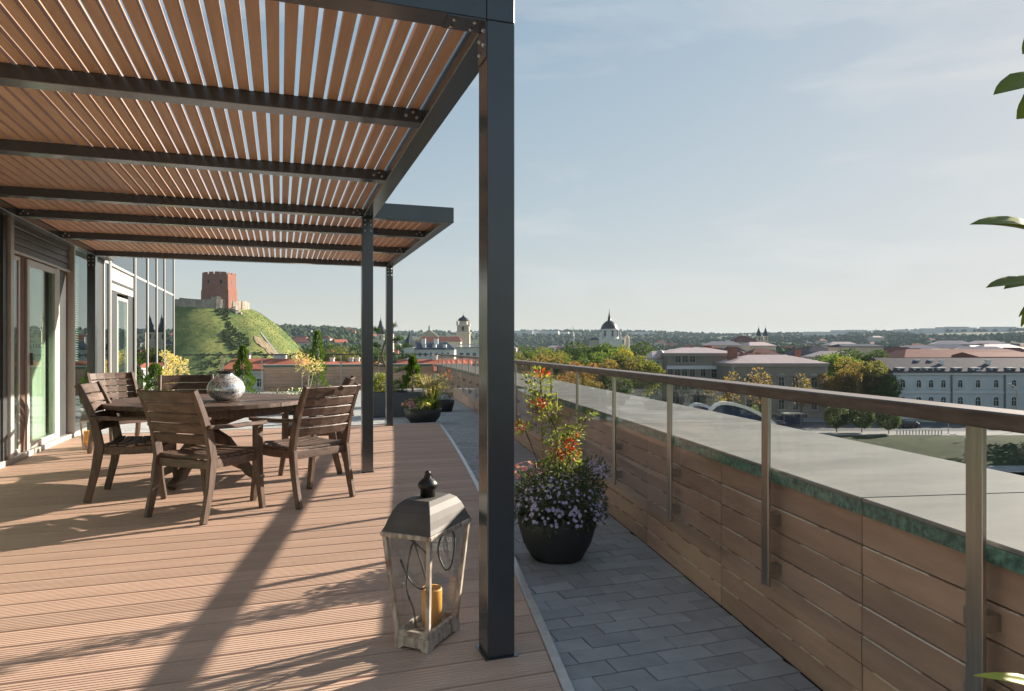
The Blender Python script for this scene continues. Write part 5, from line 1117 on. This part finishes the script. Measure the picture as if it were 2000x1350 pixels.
for (u, d, v, c) in ((1430, 148, 724, ORANGE), (1486, 147, 716, ORANGE), (1566, 149, 728, BROWN), (1384, 150, 745, BROWN), (1405, 140, 772, YEL), (1473, 138, 790, LIME)):
    tree('young_tree', 'thin young tree with %s leaves in front of the brown building' % names[c], px(u, d), sparse, zat(v, d), c, 'young trees before the brown building', .9)
for (u, d, v, c, wd, lab) in ((600, 170, 676, DARK, 1, 'dark tree behind the yellow leaved shrub by the far wall'), (640, 180, 668, GREEN, 1, 'tall green tree next to the slim golden conifer'), (668, 175, 673, OLIVE, 1.1, 'broad olive tree behind the house with three white chimneys'), (700, 185, 672, DARK, 1, 'dark tree between the olive tree and the steel pergola post'), (735, 190, 676, GREEN, 1, 'green tree behind the small terrace pine'),
        (550, 126, 709, OLIVE, .5, 'small bushy tree in front of the long red tiled roof'), (960, 200, 678, GREEN, 1, 'green tree hidden behind the near pergola post'), (990, 190, 684, OLIVE, 1, 'olive tree just beside the near pergola post')):
    tree('hillfoot_tree', lab, px(u, d), protos[rng.randrange(4)], zat(v, d), c, 'trees at the foot of the castle hill', wd)
# ---- far houses, blocks and woods
def hproto(w, dep, h, rh, wm, rm, kind):
    a = MB().box(-w/2, w/2, -dep/2, dep/2, -6, h).mesh('wall', wm); m = MB(); roof_mesh(m, -w/2, w/2, -dep/2, dep/2, h + .32, h + rh, kind); b_ = m.mesh('roof', rm)
    return a, b_, [(-w/2 + (i+.5)*w/4, -dep/2 - .02, h - 3.0 - 3.2*f) for i in range(4) for f in range(2)]
hp = [(hproto(14, 10, 8, 4, 'white_wall', 'roof_tile', 'gable'), 'white house with red tiled roof'), (hproto(18, 11, 10, 4, 'cream_wall', 'roof_brown', 'hip'), 'cream house with brown roof'), (hproto(16, 10, 9, 3.5, 'white_wall', 'roof_grey', 'hip'), 'white house with grey roof'),
      (hproto(26, 12, 13, 3, 'cream_wall', 'roof_pink', 'hip'), 'cream town house with pale metal roof'), (hproto(13, 9, 7, 4, 'white_wall', 'roof_brown', 'gable'), 'white cottage with brown roof')]
hwin = MB().box(-.5, .5, -.03, .01, 0, 1.6).mesh('window', 'pane_dark')
blk = hproto(60, 14, 16, .6, 'white_wall', 'roof_grey', 'hip'); pass
r2 = random.Random(99)
def put_house(pr, lab, u, d, grp, sc=1.0, cat='house', name='far_house'):
    p = px(u, d); z = terr(p.x, p.y); t = thing(name, lab, cat, (p.x, p.y, z), ROT + r2.uniform(-.6, .6), grp); t.scale = (sc,)*3
    for nm, me in zip(('wall', 'roof'), pr[:2]): inst(nm, me, t)
    if d < 430 and name == 'far_house':
        for q in pr[2]: inst('window', hwin, t, q)
for i in range(72):                           # old town beyond the street
    d = r2.uniform(300, 620); u = r2.uniform(1290, 2010); pr, lab = hp[r2.randrange(5)]; put_house(pr, lab + ' in the old town beyond the brown building', u, d, 'old town houses beyond the street', r2.uniform(.9, 1.15))
for i in range(46):
    d = r2.uniform(640, 1500); u = r2.uniform(1000, 2010); pr, lab = hp[r2.randrange(5)]; put_house(pr, 'far ' + lab + ' at the foot of the blue hills', u, d, 'far houses under the hills', r2.uniform(.9, 1.2))
for i in range(34):
    d = r2.uniform(620, 1400); u = r2.uniform(560, 1000); pr, lab = hp[r2.randrange(5)]; put_house(pr, 'far ' + lab + ' on the wooded hillside left of the palace', u, d, 'houses on the wooded hillside', r2.uniform(.9, 1.2))
for u, d in ((1022, 2300), (1046, 2350), (1072, 2300), (1098, 2380), (1240, 2400), (1262, 2380), (1585, 2300), (1612, 2300), (1640, 2320), (1668, 2360), (1760, 2250), (1790, 2250), (1815, 2250), (1842, 2260), (1868, 2260), (1888, 2250), (1935, 2300), (1965, 2280)):
    put_house(blk, 'far pale apartment block on the skyline ridge', u, d, 'apartment blocks on the ridge', r2.uniform(.8, 1.15), 'apartment block', 'apartment_block')
m = MB(); ico = [(0, 0, 1), (.9, 0, .45), (.28, .85, .45), (-.73, .53, .45), (-.73, -.53, .45), (.28, -.85, .45), (.73, .53, -.45), (-.28, .85, -.45), (-.9, 0, -.45), (-.28, -.85, -.45), (.73, -.53, -.45)]
icf = [(0,1,2),(0,2,3),(0,3,4),(0,4,5),(0,5,1),(1,6,2),(2,7,3),(3,8,4),(4,9,5),(5,10,1),(6,7,2),(7,8,3),(8,9,4),(9,10,5),(10,6,1)]
cnt = 0
while cnt < 15000:
    d = 480*(3300/480)**r2.random(); u = r2.uniform(420, 2150); p = px(u, d)
    nn = mnoise.noise(Vector((p.x*.0035, p.y*.0035, 2.2))); thr = -.12 if d > 1300 or u < 1000 else .08
    if nn < thr or (u < 600 and d < 500): cnt += .3; continue
    if (p - HC).length < 120: continue
    z = terr(p.x, p.y); s = r2.uniform(3.2, 7.0); c = Vector((p.x, p.y, z + s*.9)); m.add([c + Vector(q)*s*r2.uniform(.75, 1.2) for q in ico], icf); cnt += 1
o = m.build('far_woodland', 'far_wood'); tag(o, 'woods covering the distant hills', 'woodland', kind='stuff')

# ---- street furniture and cars
def make_car(w, L, h, hood, suv):
    t = thing('parked_car', 'x', 'car'); P = [(-L/2, .35), (-L/2, .75), (-L/2 + hood, .88), (-L/2 + hood + .55, h), (L/2 - .75 + .3*suv, h), (L/2 - .25*(1-suv) - .05, .95), (L/2, .8), (L/2, .35)]
    def side(P, w0, w1):
        vs = [(x, -w0/2 if z < 1 else -w1/2, z) for x, z in P] + [(x, w0/2 if z < 1 else w1/2, z) for x, z in P]; n = len(P); return vs, [tuple(range(n)), tuple(range(n, 2*n))[::-1]] + [(i, n+i, n+(i+1) % n, (i+1) % n) for i in range(n)]
    b_ = MB().add(*side(P, w, w*.8)).build('body', 'car_paint', t, bevel=.05, seg=2)
    Q = [(-L/2 + hood + .1, .97), (-L/2 + hood + .58, h - .1), (L/2 - .85 + .3*suv, h - .1), (L/2 - .45, .97)]
    for s in (-1, 1):
        vs = [(x, s*(w/2*.995 if z < 1 else w*.4 + .055), z) for x, z in Q]; MB().add(vs + [(v_[0], v_[1] - s*.03, v_[2]) for v_ in vs], [(0,1,2,3),(7,6,5,4),(0,4,5,1),(1,5,6,2),(2,6,7,3),(3,7,4,0)]).build('side_window', 'pane_dark', t)
        for x in (-L/2 + .85, L/2 - .85): MB().tube([(x, s*(w/2 - .2), .33), (x, s*(w/2 + .02), .33)], .33, 14).build('wheel', 'tyre', t)
        MB().box(-L/2 - .02, -L/2 + .05, s*.55 - .18, s*.55 + .18, .6, .74).build('headlight', 'line', t)
    return t
m_ = bpy.data.materials.new('car_paint'); m_.use_nodes = True; oi = m_.node_tree.nodes.new('ShaderNodeObjectInfo'); pb2 = m_.node_tree.nodes['Principled BSDF']; m_.node_tree.links.new(oi.outputs['Color'], pb2.inputs['Base Color']); pb2.inputs['Roughness'].default_value = .3; pb2.inputs['Coat Weight'].default_value = .6; M['car_paint'] = m_
suv = make_car(1.85, 4.6, 1.72, 1.15, 1); sedan = make_car(1.8, 4.4, 1.42, 1.25, 0)
def car(proto, first, u, d, lab, col, rot=0, z=ZG + .03):
    c = proto if first else dup(proto); p = px(u, d, z); c.location = p; c.rotation_euler = (0, 0, ROT + rot); c['label'] = lab; c['group'] = 'cars on the street'
    for ch in c.children:
        if ch.name.startswith('body'): ch.color = (*col, 1)
car(suv, True, 1956, 139, 'white estate car driving past the lawn', (.7, .72, .72)); car(sedan, True, 1771, 141, 'black car parked behind the row of bollards', (.02, .02, .025))
car(sedan, False, 1513, 141, 'dark grey car on the street below the brown building', (.06, .065, .07)); car(suv, False, 1537, 148, 'dark van at the kerb beside the shelter', (.04, .045, .06), math.pi)
for i, (u, d, c, n_) in enumerate(((1258, 124, (.35, .36, .38), 'silver'), (1270, 118, (.03, .03, .035), 'black'), (1283, 126, (.3, .05, .04), 'red'), (1246, 129, (.55, .55, .56), 'white'))): car(sedan, False, u, d, '%s car parked under the park trees' % n_, c, R_(70))
def cyl(p, h, r=.06): return MB().tube([p, p + Vector((0, 0, h))], r, 8)
bo0 = None
for i in range(15):
    p = px(1752 + i*6.2, 128.6, ZG + .12)
    if bo0 is None: bo0 = thing('bollard', 'short pale bollard in the row along the pavement edge', 'bollard', p, 0, 'bollards along the lawn'); MB().lathe([(.09, 0), (.09, .75), (.06, .82), (.0001, .84)], 10).build('shaft', 'metal_grey', bo0)
    else: dup(bo0, p)
def lamp(label, u, d, h, arm):
    p = px(u, d); z = max(terr(p.x, p.y), ZG - 2); p.z = z; t = thing('street_lamp', label, 'street lamp', p, ROT); MB().tube([(0, 0, 0), (0, 0, h*.9)], [.09, .06], 8).build('pole', 'metal_grey', t)
    P = smoothp([(0, 0, h*.9), (-.1*arm, 0, h*.97), (-.6*arm, 0, h), (-1.0*arm, 0, h*1.04)]); MB().tube(P, .07, 8).build('arm', 'line', t, smooth=True); MB().obox((-1.25*arm, 0, h*1.05), (.32, .14, .07)).build('lamp_head', 'line', t)
lamp('white curved street lamp standing on the grass bank', 1885, 104, 5.0, 1.6); lamp('slim grey street lamp beside the street', 1852, 130, 5.2, -1.2); lamp('slim lamp post before the brown building', 1456, 135, 8.6, -1.0); lamp('white lamp with raised head before the pale blue building', 1985, 133, 9.0, 1.0)
bsr = thing('street_shelter', 'small flat roofed shelter in front of the brown building', 'shelter', px(1548, 144, ZG + .02), ROT); MB().box(-2, 2, -1, 1, 2.5, 2.7).build('roof', 'cream_wall', bsr)
for sx in (-1.8, 1.8): MB().box(sx-.06, sx+.06, -.06, .06, 0, 2.5).build('post', 'metal_grey', bsr)
MB().box(-1.9, 1.9, .8, .85, .3, 2.3).build('back_panel', 'blue_glass', bsr)
# blue glass roof lights just beyond the parapet
def arc_roof(label, u0, u1, d, vtop, dv, dep):
    kk = d/FPX; w = (u1-u0)*kk; hz0 = zat(vtop, d); h = dv*kk; t = thing('glass_canopy', label, 'canopy', px((u0+u1)/2, d, hz0 - h - .3), ROT, 'curved glass canopies'); n = 12
    pts = [(-w/2 + w*i/n, h*(1 - ((i/n - .18)/.82)**2 if i/n > .18 else 1 - ((.18 - i/n)/.18)**2*.35) + .3) for i in range(n+1)]
    for i in range(n):
        (xa, za), (xb, zb_) = pts[i], pts[i+1]; MB().add([(xa, 0, za), (xb, 0, zb_), (xb, dep, zb_ - .2), (xa, dep, za - .2), (xa, 0, -4), (xb, 0, -4), (xb, dep + 5, -.2), (xa, dep + 5, -.2)], [(0, 1, 2, 3), (4, 5, 1, 0), (3, 2, 6, 7)]).build('pane', 'blue_glass', t)
    hb_ = hz0 - h - .3 - (ZG - 2.5); MB().box(-w/2, w/2, .02, dep + 5, -hb_, -.25).build('base_wall', 'slab', t)
    for sx in (-1, 1): MB().add([(sx*w/2, 0, -4), (sx*w/2, dep + 5, -4), (sx*w/2, dep + 5, -.2), (sx*w/2, 0, pts[0 if sx < 0 else -1][1])], [(0, 1, 2, 3)]).build('side_pane', 'blue_glass', t)
    MB().sweep([(x, -.06, z + .03) for x, z in pts], .14, .10).build('rim', 'line', t)
arc_roof('blue arched glass canopy with white rim just below the parapet', 1385, 1512, 22, 789, 42, .7); arc_roof('smaller blue glass canopy beside the larger arched one', 1345, 1410, 25, 791, 24, .6)
# ---- air
m = bpy.data.materials.new('haze'); m.use_nodes = True; nt = m.node_tree; nt.nodes.clear(); o_ = nt.nodes.new('ShaderNodeOutputMaterial'); pv = nt.nodes.new('ShaderNodeVolumePrincipled')
pv.inputs['Color'].default_value = (.62, .78, .96, 1); pv.inputs['Density'].default_value = .00007; pv.inputs['Anisotropy'].default_value = 0.0; nt.links.new(pv.outputs[0], o_.inputs['Volume']); M['haze'] = m
hzb = MB().box(-5000, 5000, -5000, 5000, -19, 125).build('haze', 'haze'); tag(hzb, 'pale summer haze over the city', kind='stuff')
